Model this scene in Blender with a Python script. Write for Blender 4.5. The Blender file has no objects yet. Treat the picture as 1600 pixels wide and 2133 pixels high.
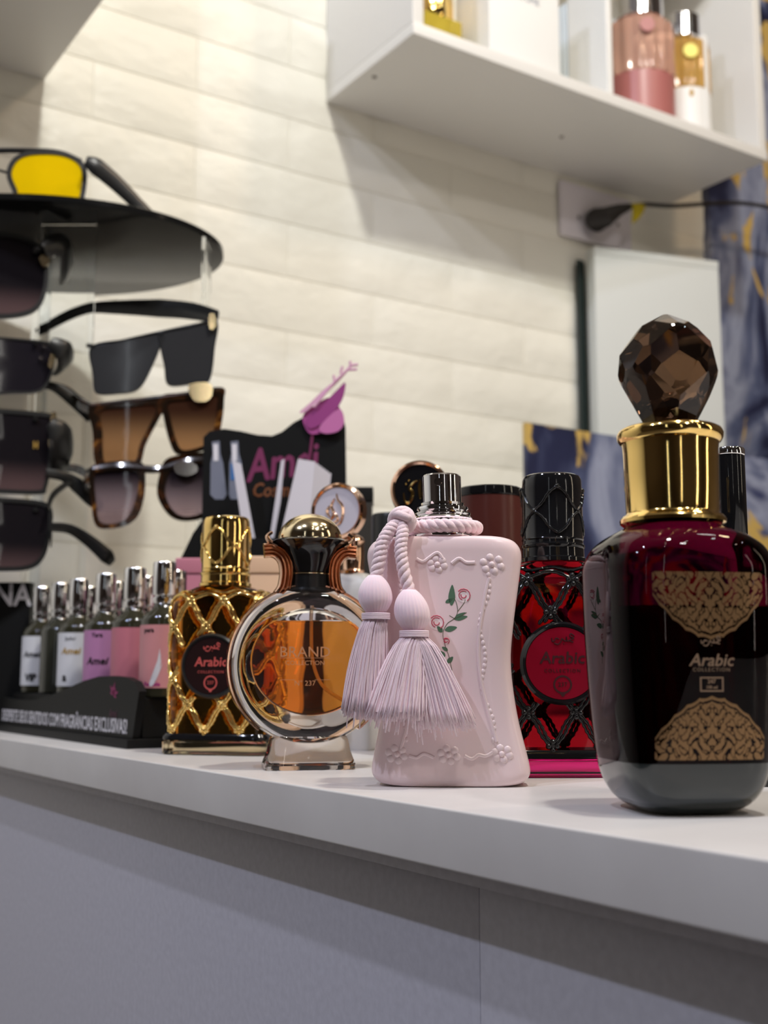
import bpy, bmesh, math, random
from mathutils import Vector, Matrix
PI = math.pi
random.seed(7)
S = bpy.context.scene
COL = S.collection

# ------------------------------------------------------------------ camera
F_PX = 2450.0
HEAD = math.radians(33.2)
PITCH = math.atan(342 / F_PX)
CAM = Vector((0, 0, .045))
FW = Vector((math.sin(HEAD) * math.cos(PITCH), math.cos(HEAD) * math.cos(PITCH), math.sin(PITCH)))
RT = Vector((math.cos(HEAD), -math.sin(HEAD), 0))
UP = RT.cross(FW)
FH = Vector((math.sin(HEAD), math.cos(HEAD), 0))
cd = bpy.data.cameras.new('camera')
cam = bpy.data.objects.new('camera', cd)
COL.objects.link(cam)
cam.location = CAM
cam.rotation_euler = (PI / 2 + PITCH, 0, -HEAD)
cd.sensor_fit = 'HORIZONTAL'
cd.sensor_width = 24.0
cd.lens = F_PX / 1600 * 24.0
cd.clip_start = .01
cd.dof.use_dof = True
cd.dof.focus_distance = .50
cd.dof.aperture_fstop = 10.5
S.camera = cam

# ------------------------------------------------------------------ world, exposure, lamps
w = bpy.data.worlds.new('shop_air')
w.use_nodes = True
w.node_tree.nodes['Background'].inputs[0].default_value = (.95, .82, .72, 1)
w.node_tree.nodes['Background'].inputs[1].default_value = .035
S.world = w
S.view_settings.view_transform = 'Standard'
S.view_settings.look = 'None'
S.view_settings.gamma = 1
S.view_settings.use_curve_mapping = False
S.view_settings.exposure = -0.12
try:
    S.cycles.use_denoising = True
    S.cycles.max_bounces = 14
    S.cycles.transmission_bounces = 12
    S.cycles.transparent_max_bounces = 12
    S.cycles.sample_clamp_indirect = 6
    S.cycles.blur_glossy = .4
except Exception:
    pass


def area(name, loc, target, size, power, color, sy=None):
    l = bpy.data.lights.new(name, 'AREA')
    l.energy = power
    l.color = color
    l.shape = 'RECTANGLE' if sy else 'DISK'
    l.size = size
    if sy: l.size_y = sy
    o = bpy.data.objects.new(name, l)
    COL.objects.link(o)
    o.location = loc
    o.rotation_euler = (Vector(target) - Vector(loc)).to_track_quat('-Z', 'Y').to_euler()
    return o


area('main_ceiling_lamp', (.40, -.02, 1.68), (.75, 1.1, .4), .10, 17.5, (1.0, .985, .91))
area('added_front_fill', (.31, -.95, 1.55), (.35, .5, .05), .12, 7, (1.0, .95, .94))  # added fill light, brightens the bottle fronts that face the camera
area('warm_ceiling_lamp', (1.25, .15, 1.68), (1.0, 1.0, .2), .14, 4.5, (1.0, .72, .46))
area('aisle_lamp', (-1.05, .35, 1.65), (.25, .5, -.1), .05, 14, (.74, .80, 1.0))
area('near_aisle_lamp', (-.50, .15, 1.65), (.25, .45, -.1), .05, 7.5, (.80, .84, 1.0))
area('added_left_strip_light', (-1.7, -1.2, .9), (.4, .6, .1), .022, .9, (.90, .95, 1.0), 1.5)  # added strip light behind the camera, for streaks in metal and glass
area('added_rear_strip_light', (-.45, -1.6, .55), (.3, .5, .1), .022, .7, (1.0, .95, .88), 1.2)  # second added strip, a bright line for the gold caps to reflect
area('added_right_strip_light', (1.75, -.9, .75), (.5, .6, .1), .06, 3.0, (1.0, .84, .62), 1.3)  # added out-of-view strip, a warm reflection from the right
area('added_rear_right_strip_light', (.95, -1.55, .5), (.4, .5, .1), .04, 1.6, (1.0, .92, .80), 1.1)  # one more added strip, only there to be reflected in the bottles
area('shelf_lamp', (1.0, .2, 1.55), (1.05, 1.15, .95), .12, 1.2, (1, .98, .95))
for i_, (x_, y_) in enumerate([(-.2, -1.0), (.5, -.7), (1.1, -1.1), (1.5, -.4), (.05, -.5), (.9, -.3), (.35, -1.2)]):
    area('ceiling_spot_lamp', (x_, y_, 1.74), (x_ * .7 + .1, y_ * .6 + .2, 0), .055, .8, ((1, .86, .68), (.92, .97, 1))[i_ % 2])


# ------------------------------------------------------------------ photograph-to-world helpers
def ray(px, py):
    return FW + RT * ((px - 800) / F_PX) + UP * ((1066.5 - py) / F_PX)


def ground(px, py, z=0.0):
    r = ray(px, py)
    return CAM + r * ((z - CAM.z) / r.z)


def on_wall(px, py, y):
    r = ray(px, py)
    return CAM + r * (y / r.y)


def at(px, py, d):
    r = ray(px, py)
    return CAM + r * (d / r.dot(FH))


def upx(p):
    return (Vector(p) - CAM).dot(FW) / F_PX


def heading(p):
    return -math.atan2(p[0] - CAM.x, p[1] - CAM.y)


# ------------------------------------------------------------------ materials
def srgb(r, g, b):
    f = lambda c: (c / 255 / 12.92) if c / 255 <= .04045 else ((c / 255 + .055) / 1.055) ** 2.4
    return (f(r), f(g), f(b), 1)


def mat(name, col, rough=.5, metal=0, trans=0, ior=1.45, coat=0, spec=.5, sheen=0, sss=0):
    m = bpy.data.materials.new(name)
    m.use_nodes = True
    b = m.node_tree.nodes['Principled BSDF']
    b.inputs['Base Color'].default_value = col if len(col) == 4 else (*col, 1)
    b.inputs['Roughness'].default_value = rough
    b.inputs['Metallic'].default_value = metal
    b.inputs['Transmission Weight'].default_value = trans
    b.inputs['IOR'].default_value = ior
    b.inputs['Coat Weight'].default_value = coat
    b.inputs['Specular IOR Level'].default_value = spec
    b.inputs['Sheen Weight'].default_value = sheen
    if sss:
        b.inputs['Subsurface Weight'].default_value = sss
        b.inputs['Subsurface Scale'].default_value = .004
        b.inputs['Subsurface Radius'].default_value = (1, .6, .6)
    m.use_backface_culling = False
    return m


def nodes(m):
    return m.node_tree.nodes, m.node_tree.links, m.node_tree.nodes['Principled BSDF']


def add_bump(m, scale=200, strength=.2, dist=.001, detail=4, kind='noise', coord='Object', stretch=(1, 1, 1)):
    n, l, b = nodes(m)
    tc = n.new('ShaderNodeTexCoord')
    mp = n.new('ShaderNodeMapping')
    mp.inputs['Scale'].default_value = stretch
    t = n.new('ShaderNodeTexNoise')
    t.inputs['Scale'].default_value = scale
    t.inputs['Detail'].default_value = detail
    bp = n.new('ShaderNodeBump')
    bp.inputs['Strength'].default_value = strength
    bp.inputs['Distance'].default_value = dist
    src = n.new('ShaderNodeNewGeometry').outputs['Position'] if coord == 'World' else tc.outputs[coord]
    l.new(src, mp.inputs[0])
    l.new(mp.outputs[0], t.inputs['Vector'])
    l.new(t.outputs[0], bp.inputs['Height'])
    l.new(bp.outputs[0], b.inputs['Normal'])
    return t, mp


def add_ramp(m, stops, scale=10, detail=6, dist=0, coord='Object', stretch=(1, 1, 1), rough=.55):
    n, l, b = nodes(m)
    tc = n.new('ShaderNodeTexCoord')
    mp = n.new('ShaderNodeMapping')
    mp.inputs['Scale'].default_value = stretch
    t = n.new('ShaderNodeTexNoise')
    t.inputs['Scale'].default_value = scale
    t.inputs['Detail'].default_value = detail
    t.inputs['Roughness'].default_value = rough
    t.inputs['Distortion'].default_value = dist
    r = n.new('ShaderNodeValToRGB')
    e = r.color_ramp.elements
    while len(e) < len(stops): e.new(.5)
    for i, (p, c) in enumerate(stops):
        e[i].position = p
        e[i].color = c
    l.new(tc.outputs[coord], mp.inputs[0])
    l.new(mp.outputs[0], t.inputs['Vector'])
    l.new(t.outputs[0], r.inputs[0])
    l.new(r.outputs[0], b.inputs['Base Color'])
    return r


M = {}
M['counter'] = mat('white_laminate', srgb(214, 210, 207), .34)
add_ramp(M['counter'], [(.30, srgb(205, 200, 197)), (.62, srgb(218, 214, 211))], 9, 5)
M['cabinet'] = mat('grey_laminate', srgb(196, 194, 204), .5)
add_ramp(M['cabinet'], [(.3, srgb(190, 188, 198)), (.7, srgb(200, 198, 208))], 260, 3)
M['brick'] = mat('white_foam_brick', srgb(234, 231, 219), .40)
t_, mp_ = add_bump(M['brick'], 11, .65, .010, 5, coord='World', stretch=(1, 1, 1.5))
M['joint'] = mat('joint_white', srgb(232, 228, 216), .6)
M['plaster'] = mat('shop_plaster', srgb(66, 54, 46), .7)
M['ceil'] = mat('shop_ceiling', srgb(120, 112, 104), .8)
M['floor'] = mat('shop_floor', srgb(92, 84, 80), .4)
M['shelf'] = mat('white_melamine', srgb(224, 222, 218), .35)
M['white'] = mat('white_card', srgb(232, 232, 230), .45)
M['greycard'] = mat('grey_white_card', srgb(205, 208, 205), .5)
M['bluewhite'] = mat('blue_white_card', srgb(206, 215, 222), .45)
M['screw'] = mat('screw_steel', srgb(120, 115, 110), .3, 1)
M['gold'] = mat('polished_gold', (1.0, .70, .24), .09, 1)
M['goldp'] = mat('pale_gold', (.95, .78, .48), .12, 1)
M['rose'] = mat('rose_gold', (.86, .56, .40), .11, 1)
M['chrome'] = mat('chrome', (.88, .88, .90), .08, 1)
M['black'] = mat('gloss_black', (.008, .008, .009), .08, coat=.2)
M['blacksat'] = mat('satin_black', (.014, .014, .014), .32)
M['blackmat'] = mat('matt_black_card', (.009, .009, .009), .5, spec=.15)
M['glass'] = mat('clear_glass', (1, .985, .97), .0, trans=1, ior=1.48)
M['air'] = mat('air_in_glass', (1, 1, 1), 0, trans=1, ior=.70)
M['acrylic'] = mat('clear_acrylic', (.93, .96, .97), .02, trans=1, ior=1.10)
M['orange'] = mat('amber_perfume', (1, .40, .06), 0, trans=1, ior=1.12)
M['tube'] = mat('dip_tube', (1, .80, .62), .2, trans=.6, ior=1.1)
M['goldliq'] = mat('golden_perfume_glass', (.90, .50, .10), .02, trans=1, ior=1.40)
M['redliq'] = mat('red_perfume_glass', (.36, .006, .014), .02, trans=1, ior=1.40)
M['magenta'] = mat('magenta_glass', (.78, .015, .20), .03, trans=1, ior=1.45)
M['wine'] = mat('wine_red_glass', (.09, .0015, .017), .02, trans=1, ior=1.22)
M['wineliq'] = mat('dark_wine_perfume', (.07, .002, .005), .05, trans=.90, ior=1.12)
M['smoke'] = mat('smoked_crystal', (.15, .085, .05), .01, trans=.96, ior=1.5)
M['foil'] = mat('gold_foil', (.24, .14, .065), .36, .7)
M['basereflect'] = mat('reflection_tinted_base', (.016, .022, .022), .14, coat=.6)  # thick base glass, the counter's reflection put into its grey-green colour
M['foil2'] = mat('pale_foil', (.27, .18, .12), .4, .5)
M['pink'] = mat('pale_pink_lacquer', srgb(246, 221, 223), .30, coat=.2, sss=.1)
M['thread'] = mat('pale_pink_thread', srgb(255, 226, 236), .75, sheen=.6, sss=.25)
M['cord'] = mat('pink_cord', srgb(253, 222, 228), .8, sheen=.6, sss=.15)
add_bump(M['cord'], 900, .5, .0004)
M['leafp'] = mat('printed_leaf_green', srgb(84, 116, 92), .6)
M['stemp'] = mat('printed_stem', srgb(88, 92, 70), .6)
M['rosep'] = mat('printed_rose_red', srgb(196, 90, 110), .6)
M['rosel'] = mat('printed_rose_pale', srgb(250, 232, 232), .6)
M['medalr'] = mat('crimson_enamel', srgb(132, 10, 36), .25, coat=.3)
M['medalk'] = mat('dark_enamel', srgb(40, 24, 24), .25, coat=.3)
M['inkd'] = mat('dark_red_ink', srgb(58, 8, 18), .5)
M['inkr'] = mat('coral_ink', srgb(205, 90, 84), .5)
M['inkw'] = mat('white_ink', srgb(225, 222, 228), .5)
M['inkk'] = mat('black_ink', srgb(24, 22, 26), .5)
M['inkg'] = mat('gold_ink', srgb(176, 140, 60), .5)
M['inkm'] = mat('magenta_ink', srgb(176, 50, 130), .5)
M['inkp'] = mat('plum_ink', srgb(120, 40, 84), .6)
M['inko'] = mat('brown_ink', srgb(122, 70, 36), .6)
M['etch'] = mat('etched_print', srgb(196, 138, 96), .6)
M['whited'] = mat('pearl_white_enamel', srgb(212, 208, 220), .3, coat=.3)
M['pearl'] = mat('pale_grey_glass', srgb(216, 214, 212), .35)
M['maroon'] = mat('maroon_plastic', srgb(84, 40, 34), .30)
M['peach'] = mat('peach_card', srgb(226, 190, 158), .5)
M['pinkcard'] = mat('rose_pink_card', srgb(196, 124, 142), .5)
M['labelw'] = mat('white_label', srgb(222, 222, 226), .5)
M['labelpk'] = mat('pink_label', srgb(205, 122, 136), .5)
M['labelpp'] = mat('mauve_label', srgb(192, 132, 176), .5)
M['labelpe'] = mat('peach_pink_label', srgb(214, 146, 148), .5)
M['darkglass'] = mat('smoky_glass', (.030, .030, .022), .05, trans=0, coat=.6)
M['olive'] = mat('olive_perfume', (.030, .028, .016), .06, coat=.4)
M['yellowlens'] = mat('yellow_lens', srgb(250, 212, 8), .08, coat=.2)
_n, _l, _b = nodes(M['yellowlens'])
_b.inputs['Transmission Weight'].default_value = .35
_b.inputs['IOR'].default_value = 1.05
_b.inputs['Roughness'].default_value = .3
M['yellowliq'] = mat('yellow_perfume', (.95, .78, .12), .05, trans=.7, ior=1.2)
M['amberliq'] = mat('amber_splash', (.82, .50, .14), .08, trans=.6, ior=1.25)
M['roseliq'] = mat('rose_splash', (.85, .52, .40), .08, trans=.6, ior=1.25)
M['mauve'] = mat('dusty_pink_coat', srgb(168, 104, 100), .35)
M['yellowpl'] = mat('yellow_disc_print', srgb(238, 226, 112), .4)
M['cable'] = mat('dark_cable', srgb(44, 40, 38), .5)
M['tag'] = mat('yellow_tag', srgb(190, 170, 12), .5)
M['plate'] = mat('socket_plate_white', srgb(222, 216, 222), .35)
M['strip'] = mat('blotter_paper', srgb(214, 210, 218), .6)
M['petal'] = mat('petal_card', srgb(168, 74, 140), .5)
M['petall'] = mat('petal_light_card', srgb(214, 160, 190), .5)
M['bluecap'] = mat('blue_print', srgb(60, 110, 170), .5)
M['bottleprint'] = mat('printed_bottle_grey', srgb(120, 124, 140), .5)

# gradient lenses: colour changes along the lens' own height
def lens_mat(name, top, bot, z0, z1, alpha=.8, ttop=.1, tbot=.75):
    m = mat(name, top, .05, trans=0, coat=.3)
    n, l, b = nodes(m)
    b.inputs['IOR'].default_value = 1.03
    tc = n.new('ShaderNodeTexCoord')
    sp = n.new('ShaderNodeSeparateXYZ')
    mr = n.new('ShaderNodeMapRange')
    mr.inputs['From Min'].default_value = z0
    mr.inputs['From Max'].default_value = z1
    mr.interpolation_type = 'SMOOTHSTEP'
    mx = n.new('ShaderNodeMix')
    mx.data_type = 'RGBA'
    mx.inputs[6].default_value = top
    mx.inputs[7].default_value = bot
    l.new(tc.outputs['Object'], sp.inputs[0])
    l.new(sp.outputs[2], mr.inputs[0])
    l.new(mr.outputs[0], mx.inputs[0])
    l.new(mx.outputs[2], b.inputs['Base Color'])
    m2 = n.new('ShaderNodeMapRange')
    m2.inputs['From Min'].default_value = z0
    m2.inputs['From Max'].default_value = z1
    m2.inputs['To Min'].default_value = ttop
    m2.inputs['To Max'].default_value = tbot
    l.new(sp.outputs[2], m2.inputs[0])
    l.new(m2.outputs[0], b.inputs['Transmission Weight'])
    return m


def tortoise(name):
    m = mat(name, (.03, .01, .004), .15, coat=.5)
    add_ramp(m, [(.48, (.012, .006, .003, 1)), (.62, (.06, .02, .006, 1)), (.74, (.42, .18, .03, 1))], 55, 3, .6)
    return m


M['tort'] = tortoise('tortoiseshell')


def marble(name, base=.5):
    m = mat(name, (.05, .06, .12), .3)
    n, l, b = nodes(m)
    tc = n.new('ShaderNodeTexCoord')
    mp = n.new('ShaderNodeMapping')
    mp.inputs['Scale'].default_value = (1, 1, .75)
    mp.inputs['Location'].default_value = (base, 0, base * 2)
    t = n.new('ShaderNodeTexNoise')
    t.inputs['Scale'].default_value = 4.2
    t.inputs['Detail'].default_value = 5
    t.inputs['Distortion'].default_value = 2.2
    r = n.new('ShaderNodeValToRGB')
    st = [(.32, srgb(24, 25, 40)), (.43, srgb(40, 44, 72)), (.50, srgb(84, 92, 122)), (.58, srgb(150, 156, 178)), (.70, srgb(60, 66, 100))]
    e = r.color_ramp.elements
    while len(e) < len(st): e.new(.5)
    for i, (p, c) in enumerate(st):
        e[i].position = p
        e[i].color = c
    g = n.new('ShaderNodeTexNoise')
    g.inputs['Scale'].default_value = 9
    g.inputs['Detail'].default_value = 6
    g.inputs['Distortion'].default_value = 1.4
    gr = n.new('ShaderNodeValToRGB')
    gr.color_ramp.elements[0].position = .545
    gr.color_ramp.elements[0].color = (0, 0, 0, 1)
    gr.color_ramp.elements[1].position = .57
    gr.color_ramp.elements[1].color = (1, 1, 1, 1)
    mx = n.new('ShaderNodeMix')
    mx.data_type = 'RGBA'
    mx.inputs[7].default_value = srgb(196, 164, 92)
    l.new(tc.outputs['Object'], mp.inputs[0])
    l.new(mp.outputs[0], t.inputs['Vector'])
    l.new(mp.outputs[0], g.inputs['Vector'])
    l.new(t.outputs[0], r.inputs[0])
    l.new(g.outputs[0], gr.inputs[0])
    l.new(gr.outputs[0], mx.inputs[0])
    l.new(r.outputs[0], mx.inputs[6])
    l.new(mx.outputs[2], b.inputs['Base Color'])
    return m


M['marble'] = marble('navy_gold_marble', .37)
M['marble2'] = marble('navy_gold_marble_wallpaper', 1.9)


# ------------------------------------------------------------------ mesh helpers
class B:
    def __init__(s):
        s.v = []
        s.f = []

    def add(s, verts, faces):
        o = len(s.v)
        s.v += [tuple(v) for v in verts]
        s.f += [[i + o for i in f] for f in faces]
        return s

    def box(s, x0, x1, y0, y1, z0, z1):
        v = [(x, y, z) for z in (z0, z1) for y in (y0, y1) for x in (x0, x1)]
        return s.add(v, [[0, 2, 3, 1], [4, 5, 7, 6], [0, 1, 5, 4], [2, 6, 7, 3], [0, 4, 6, 2], [1, 3, 7, 5]])

    def rings(s, rings, cap=True, closed=False):
        n = len(rings[0])
        v = [p for r in rings for p in r]
        f = []
        m = len(rings)
        for i in range(m if closed else m - 1):
            a, b = i * n, ((i + 1) % m) * n
            for j in range(n):
                k = (j + 1) % n
                f.append([a + j, a + k, b + k, b + j])
        if cap and not closed:
            f.append(list(range(n))[::-1])
            f.append(list(range((m - 1) * n, m * n)))
        return s.add(v, f)

    def lathe(s, prof, seg=48, c=(0, 0), sx=1, sy=1):
        rings = [[(c[0] + r * sx * math.cos(2 * PI * j / seg), c[1] + r * sy * math.sin(2 * PI * j / seg), z) for j in range(seg)] for r, z in prof]
        return s.rings(rings)

    def tube(s, pts, rad, seg=8, closed=False, flat=1.0, up=None):
        pts = [Vector(p) for p in pts]
        n = len(pts)
        rings = []
        nrm = None
        for i, p in enumerate(pts):
            a = pts[(i - 1) % n] if (closed or i > 0) else p
            b = pts[(i + 1) % n] if (closed or i < n - 1) else p
            t = (b - a)
            if t.length < 1e-9: t = Vector((0, 0, 1))
            t.normalize()
            if nrm is None:
                ref = up or (Vector((0, 1, 0)) if abs(t.y) < .9 else Vector((1, 0, 0)))
                nrm = (ref - t * ref.dot(t)).normalized()
            else:
                nn = nrm - t * nrm.dot(t)
                nrm = nn.normalized() if nn.length > 1e-6 else nrm
            bi = t.cross(nrm)
            r = rad(i / max(1, n - 1)) if callable(rad) else (rad[i] if isinstance(rad, (list, tuple)) else rad)
            rings.append([p + nrm * (r * flat * math.cos(2 * PI * j / seg)) + bi * (r * math.sin(2 * PI * j / seg)) for j in range(seg)])
        return s.rings(rings, closed=closed)

    def prism(s, poly, y0, y1):
        """poly in x,z; extruded along y"""
        n = len(poly)
        v = [(x, y0, z) for x, z in poly] + [(x, y1, z) for x, z in poly]
        f = [list(range(n)), list(range(n, 2 * n))[::-1]]
        for i in range(n):
            k = (i + 1) % n
            f.append([k, i, n + i, n + k])
        return s.add(v, f)

    def ring_prism(s, outer, inner, y0, y1, yf=None):
        n = len(outer)
        yf = yf or (lambda x, z: 0)
        v = []
        for loop, y in ((outer, y0), (inner, y0), (outer, y1), (inner, y1)):
            v += [(x, y + yf(x, z), z) for x, z in loop]
        f = []
        for i in range(n):
            k = (i + 1) % n
            f += [[i, k, n + k, n + i], [2 * n + k, 2 * n + i, 3 * n + i, 3 * n + k], [k, i, 2 * n + i, 2 * n + k], [n + i, n + k, 3 * n + k, 3 * n + i]]
        return s.add(v, f)

    def ball(s, c, r, seg=8, rr=6, sc=(1, 1, 1)):
        prof = [(r * math.sin(PI * (i + .02) / (rr + .04)), -r * math.cos(PI * (i + .02) / (rr + .04))) for i in range(rr + 1)]
        rings = [[(c[0] + q * sc[0] * math.cos(2 * PI * j / seg), c[1] + q * sc[1] * math.sin(2 * PI * j / seg), c[2] + z * sc[2]) for j in range(seg)] for q, z in prof]
        return s.rings(rings)

    def torus(s, R, r, z, seg=48, ts=10, c=(0, 0), sx=1, sy=1, sz=1):
        rings = []
        for i in range(seg):
            a = 2 * PI * i / seg
            rings.append([(c[0] + (R + r * math.cos(b)) * math.cos(a) * sx, c[1] + (R + r * math.cos(b)) * math.sin(a) * sy, z + r * sz * math.sin(b)) for b in [2 * PI * j / ts for j in range(ts)]])
        return s.rings(rings, closed=True)

    def obj(s, name, m, parent=None, smooth=True, angle=38, bevel=0, label=None, kind=None, fix=True):
        me = bpy.data.meshes.new(name)
        me.from_pydata(s.v, [], s.f)
        if fix:
            bm = bmesh.new()
            bm.from_mesh(me)
            bmesh.ops.recalc_face_normals(bm, faces=bm.faces)
            if bevel:
                bmesh.ops.bevel(bm, geom=[e for e in bm.edges if e.calc_face_angle(0) > .6], offset=bevel, segments=3, affect='EDGES', profile=.6)
            bm.to_mesh(me)
            bm.free()
        me.materials.append(m)
        if smooth:
            me.polygons.foreach_set('use_smooth', [True] * len(me.polygons))
            me.set_sharp_from_angle(angle=math.radians(angle))
        o = bpy.data.objects.new(name, me)
        COL.objects.link(o)
        if parent: o.parent = parent
        if label: o['label'] = label
        if kind: o['kind'] = kind
        return o


def tag(o, label, cat, group=None):
    o['label'] = label
    o['category'] = cat
    if group: o['group'] = group
    return o


def thing(name, label, cat, loc, rz=0, group=None):
    o = bpy.data.objects.new(name, None)
    o.empty_display_size = .01
    COL.objects.link(o)
    o.location = loc
    o.rotation_euler = (0, 0, rz)
    return tag(o, label, cat, group)


def copy_tree(o, parent=None):
    c = o.copy()
    COL.objects.link(c)
    if parent: c.parent = parent
    for ch in o.children: copy_tree(ch, c)
    return c


def catmull(pts, k=6, closed=True):
    n = len(pts)
    out = []
    d = len(pts[0])
    for i in range(n if closed else n - 1):
        P = [pts[(i + j) % n] if closed else pts[min(max(i + j, 0), n - 1)] for j in (-1, 0, 1, 2)]
        for q in range(k):
            t = q / k
            out.append(tuple(.5 * ((2 * P[1][a]) + (-P[0][a] + P[2][a]) * t + (2 * P[0][a] - 5 * P[1][a] + 4 * P[2][a] - P[3][a]) * t * t + (-P[0][a] + 3 * P[1][a] - 3 * P[2][a] + P[3][a]) * t ** 3) for a in range(d)))
    if not closed: out.append(tuple(pts[-1]))
    return out


def interp(tab, z):
    if z <= tab[0][0]: return tab[0][1:]
    for a, b in zip(tab, tab[1:]):
        if z <= b[0]:
            t = (z - a[0]) / (b[0] - a[0] + 1e-12)
            return tuple(p + (q - p) * t for p, q in zip(a[1:], b[1:]))
    return tab[-1][1:]


def superring(hw, hd, n, z, seg=64):
    r = []
    for j in range(seg):
        a = 2 * PI * (j + .5) / seg
        c, s_ = math.cos(a), math.sin(a)
        r.append((math.copysign(abs(c) ** (2 / n), c) * hw, math.copysign(abs(s_) ** (2 / n), s_) * hd, z))
    return r


def roundrect(hw, hd, rad, z, q=6):
    rad = min(rad, hw * .999, hd * .999)
    out = []
    for cx, cy, a0 in ((hw - rad, hd - rad, 0), (-hw + rad, hd - rad, PI / 2), (-hw + rad, -hd + rad, PI), (hw - rad, -hd + rad, 1.5 * PI)):
        for i in range(q + 1):
            a = a0 + PI / 2 * i / q
            out.append((cx + rad * math.cos(a), cy + rad * math.sin(a), z))
    return out


def text_mesh(s, size, ext=.00006, font=None, width=1.0, shear=0, spacing=1.0):
    c = bpy.data.curves.new('txt', 'FONT')
    c.body = s
    c.size = size
    c.extrude = ext
    c.align_x = 'CENTER'
    c.align_y = 'CENTER'
    c.shear = shear
    c.resolution_u = 2
    c.space_character = spacing
    o = bpy.data.objects.new('txt', c)
    COL.objects.link(o)
    dg = bpy.context.evaluated_depsgraph_get()
    me = bpy.data.meshes.new_from_object(o.evaluated_get(dg))
    bpy.data.objects.remove(o)
    v = [(p.co.x * width, p.co.y, p.co.z) for p in me.vertices]
    f = [list(p.vertices) for p in me.polygons]
    bpy.data.meshes.remove(me)
    return v, f


def lettering(name, s, m, parent, cx, cz, size, yf, width=1.0, shear=0, spacing=1.0, rot=0, bold=0):
    """text standing in the local x-z plane, facing -y, lying on the surface y = yf(x, z)"""
    v, f = text_mesh(s, size, width=width, shear=shear, spacing=spacing)
    b = B()
    reps = [(0, 0)] if not bold else [(0, 0), (bold, 0), (-bold, 0), (0, bold), (0, -bold)]
    for k, (dx, dz) in enumerate(reps):
        vv = []
        for x, z, e in v:
            x, z = x + dx, z + dz
            X = cx + x * math.cos(rot) - z * math.sin(rot)
            Z = cz + x * math.sin(rot) + z * math.cos(rot)
            vv.append((X, yf(X, Z) - .00008 - e - k * 2e-6, Z))
        b.add(vv, f)
    return b.obj(name, m, parent, smooth=False, fix=False)


def strokes(b, paths, cx, cz, sc, r, yf, closed=False):
    for p in paths:
        q = catmull(p, 5, False) if len(p) > 2 else p
        b.tube([(cx + x * sc, yf(cx + x * sc, cz + z * sc) - r * .3, cz + z * sc) for x, z in q], r, 5)


ARABIC = [  # simple strokes of the word meaning "Arabic"
    [(1.0, .55), (.7, .75), (.62, .5), (.95, .35), (.55, .15), (.9, .0)],
    [(.55, .12), (.35, .12), (.3, .45), (.28, .12), (.1, .12)],
    [(.1, .12), (-.1, .3), (-.2, .05), (-.45, -.2), (-.8, -.1)],
    [(.02, -.15), (.08, -.15)],
    [(-.35, .25), (-.6, .35), (-.75, .15), (-.95, .05), (-1.0, .35)],
]


def quadpoly(b, pts, yf, off=.00012, k=5):
    """flat print: closed outline draped over y = yf"""
    p = catmull(pts, k) if k > 1 else pts
    n = len(p)
    cx = sum(a for a, _ in p) / n
    cz = sum(c for _, c in p) / n
    v = [(cx, yf(cx, cz) - off, cz)] + [(x, yf(x, z) - off, z) for x, z in p]
    b.add(v, [[0, 1 + i, 1 + (i + 1) % n] for i in range(n)])


# ------------------------------------------------------------------ the setting
WY = 1.25                                                        # front face of the brick wall


def struct(name, b, m, **k):
    return b.obj(name, m, kind='structure', **k)


FLOOR = -.98
struct('floor', B().box(-2.2, 2.0, -1.8, 1.4, FLOOR - .03, FLOOR), M['floor'], smooth=False)
struct('ceiling', B().box(-2.2, 2.0, -1.8, 1.4, 1.80, 1.83), M['ceil'], smooth=False)
struct('wall_left', B().box(-2.23, -2.2, -1.8, 1.4, FLOOR, 1.80), M['plaster'], smooth=False)
struct('wall_right', B().box(2.0, 2.03, -1.8, 1.4, FLOOR, 1.80), M['plaster'], smooth=False)
struct('wall_front', B().box(-2.2, 2.0, -1.83, -1.8, FLOOR, 1.80), M['plaster'], smooth=False)
wall = struct('wall_back', B().box(-2.2, 2.0, WY + .0025, WY + .13, FLOOR, 1.80), M['joint'], smooth=False)
bb = B()
BL, BH = .256, .070
bw, bh = BL - .0016, BH - .0016
rng = random.Random(3)
NX, NZ = 10, 4
front = [[(-bw / 2 + bw * i / NX, -.0058 - rng.random() * .0022 if 0 < i < NX and 0 < j < NZ else -.0046, -bh / 2 + bh * j / NZ) for i in range(NX + 1)] for j in range(NZ + 1)]
fv = [p for r in front for p in r]
ff = [[j * (NX + 1) + i, j * (NX + 1) + i + 1, (j + 1) * (NX + 1) + i + 1, (j + 1) * (NX + 1) + i] for j in range(NZ) for i in range(NX)]
bb.add(fv, ff)
e = .0002
o4 = [(-bw / 2 - e, .006, -bh / 2 - e), (bw / 2 + e, .006, -bh / 2 - e), (bw / 2 + e, .006, bh / 2 + e), (-bw / 2 - e, .006, bh / 2 + e)]
i4 = [front[0][0], front[0][NX], front[NZ][NX], front[NZ][0]]
bb.add(o4 + i4, [[0, 1, 5, 4], [1, 2, 6, 5], [2, 3, 7, 6], [3, 0, 4, 7]])
brick0 = None
for r in range(-1, 18):
    z = .820 - BH * 13 + BH * r + BH / 2 + .0
    for c in range(0, 8):
        x = .4176 - BL + BL * c + BL / 2 + (BL / 2 if r % 2 else 0) - .128
        if x > 1.62: continue
        if brick0 is None:
            o = brick0 = bb.obj('brick', M['brick'], wall, smooth=True, angle=50)
        else:
            o = brick0.copy()
            COL.objects.link(o)
        o.location = (x, WY + .0062, z)
        o.rotation_euler = (0, 0, 0)
# navy marble wallpaper panel on the wall, right of the brick
pl = on_wall(1466, 470, WY).x
mp_ = B().box(pl, 1.98, WY - .012, WY + .004, -.02, 1.5).obj('marble_wall_panel', M['marble2'], smooth=False)
tag(mp_, 'tall navy blue marbled wall panel right of the white brick', 'wall panel')

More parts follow.
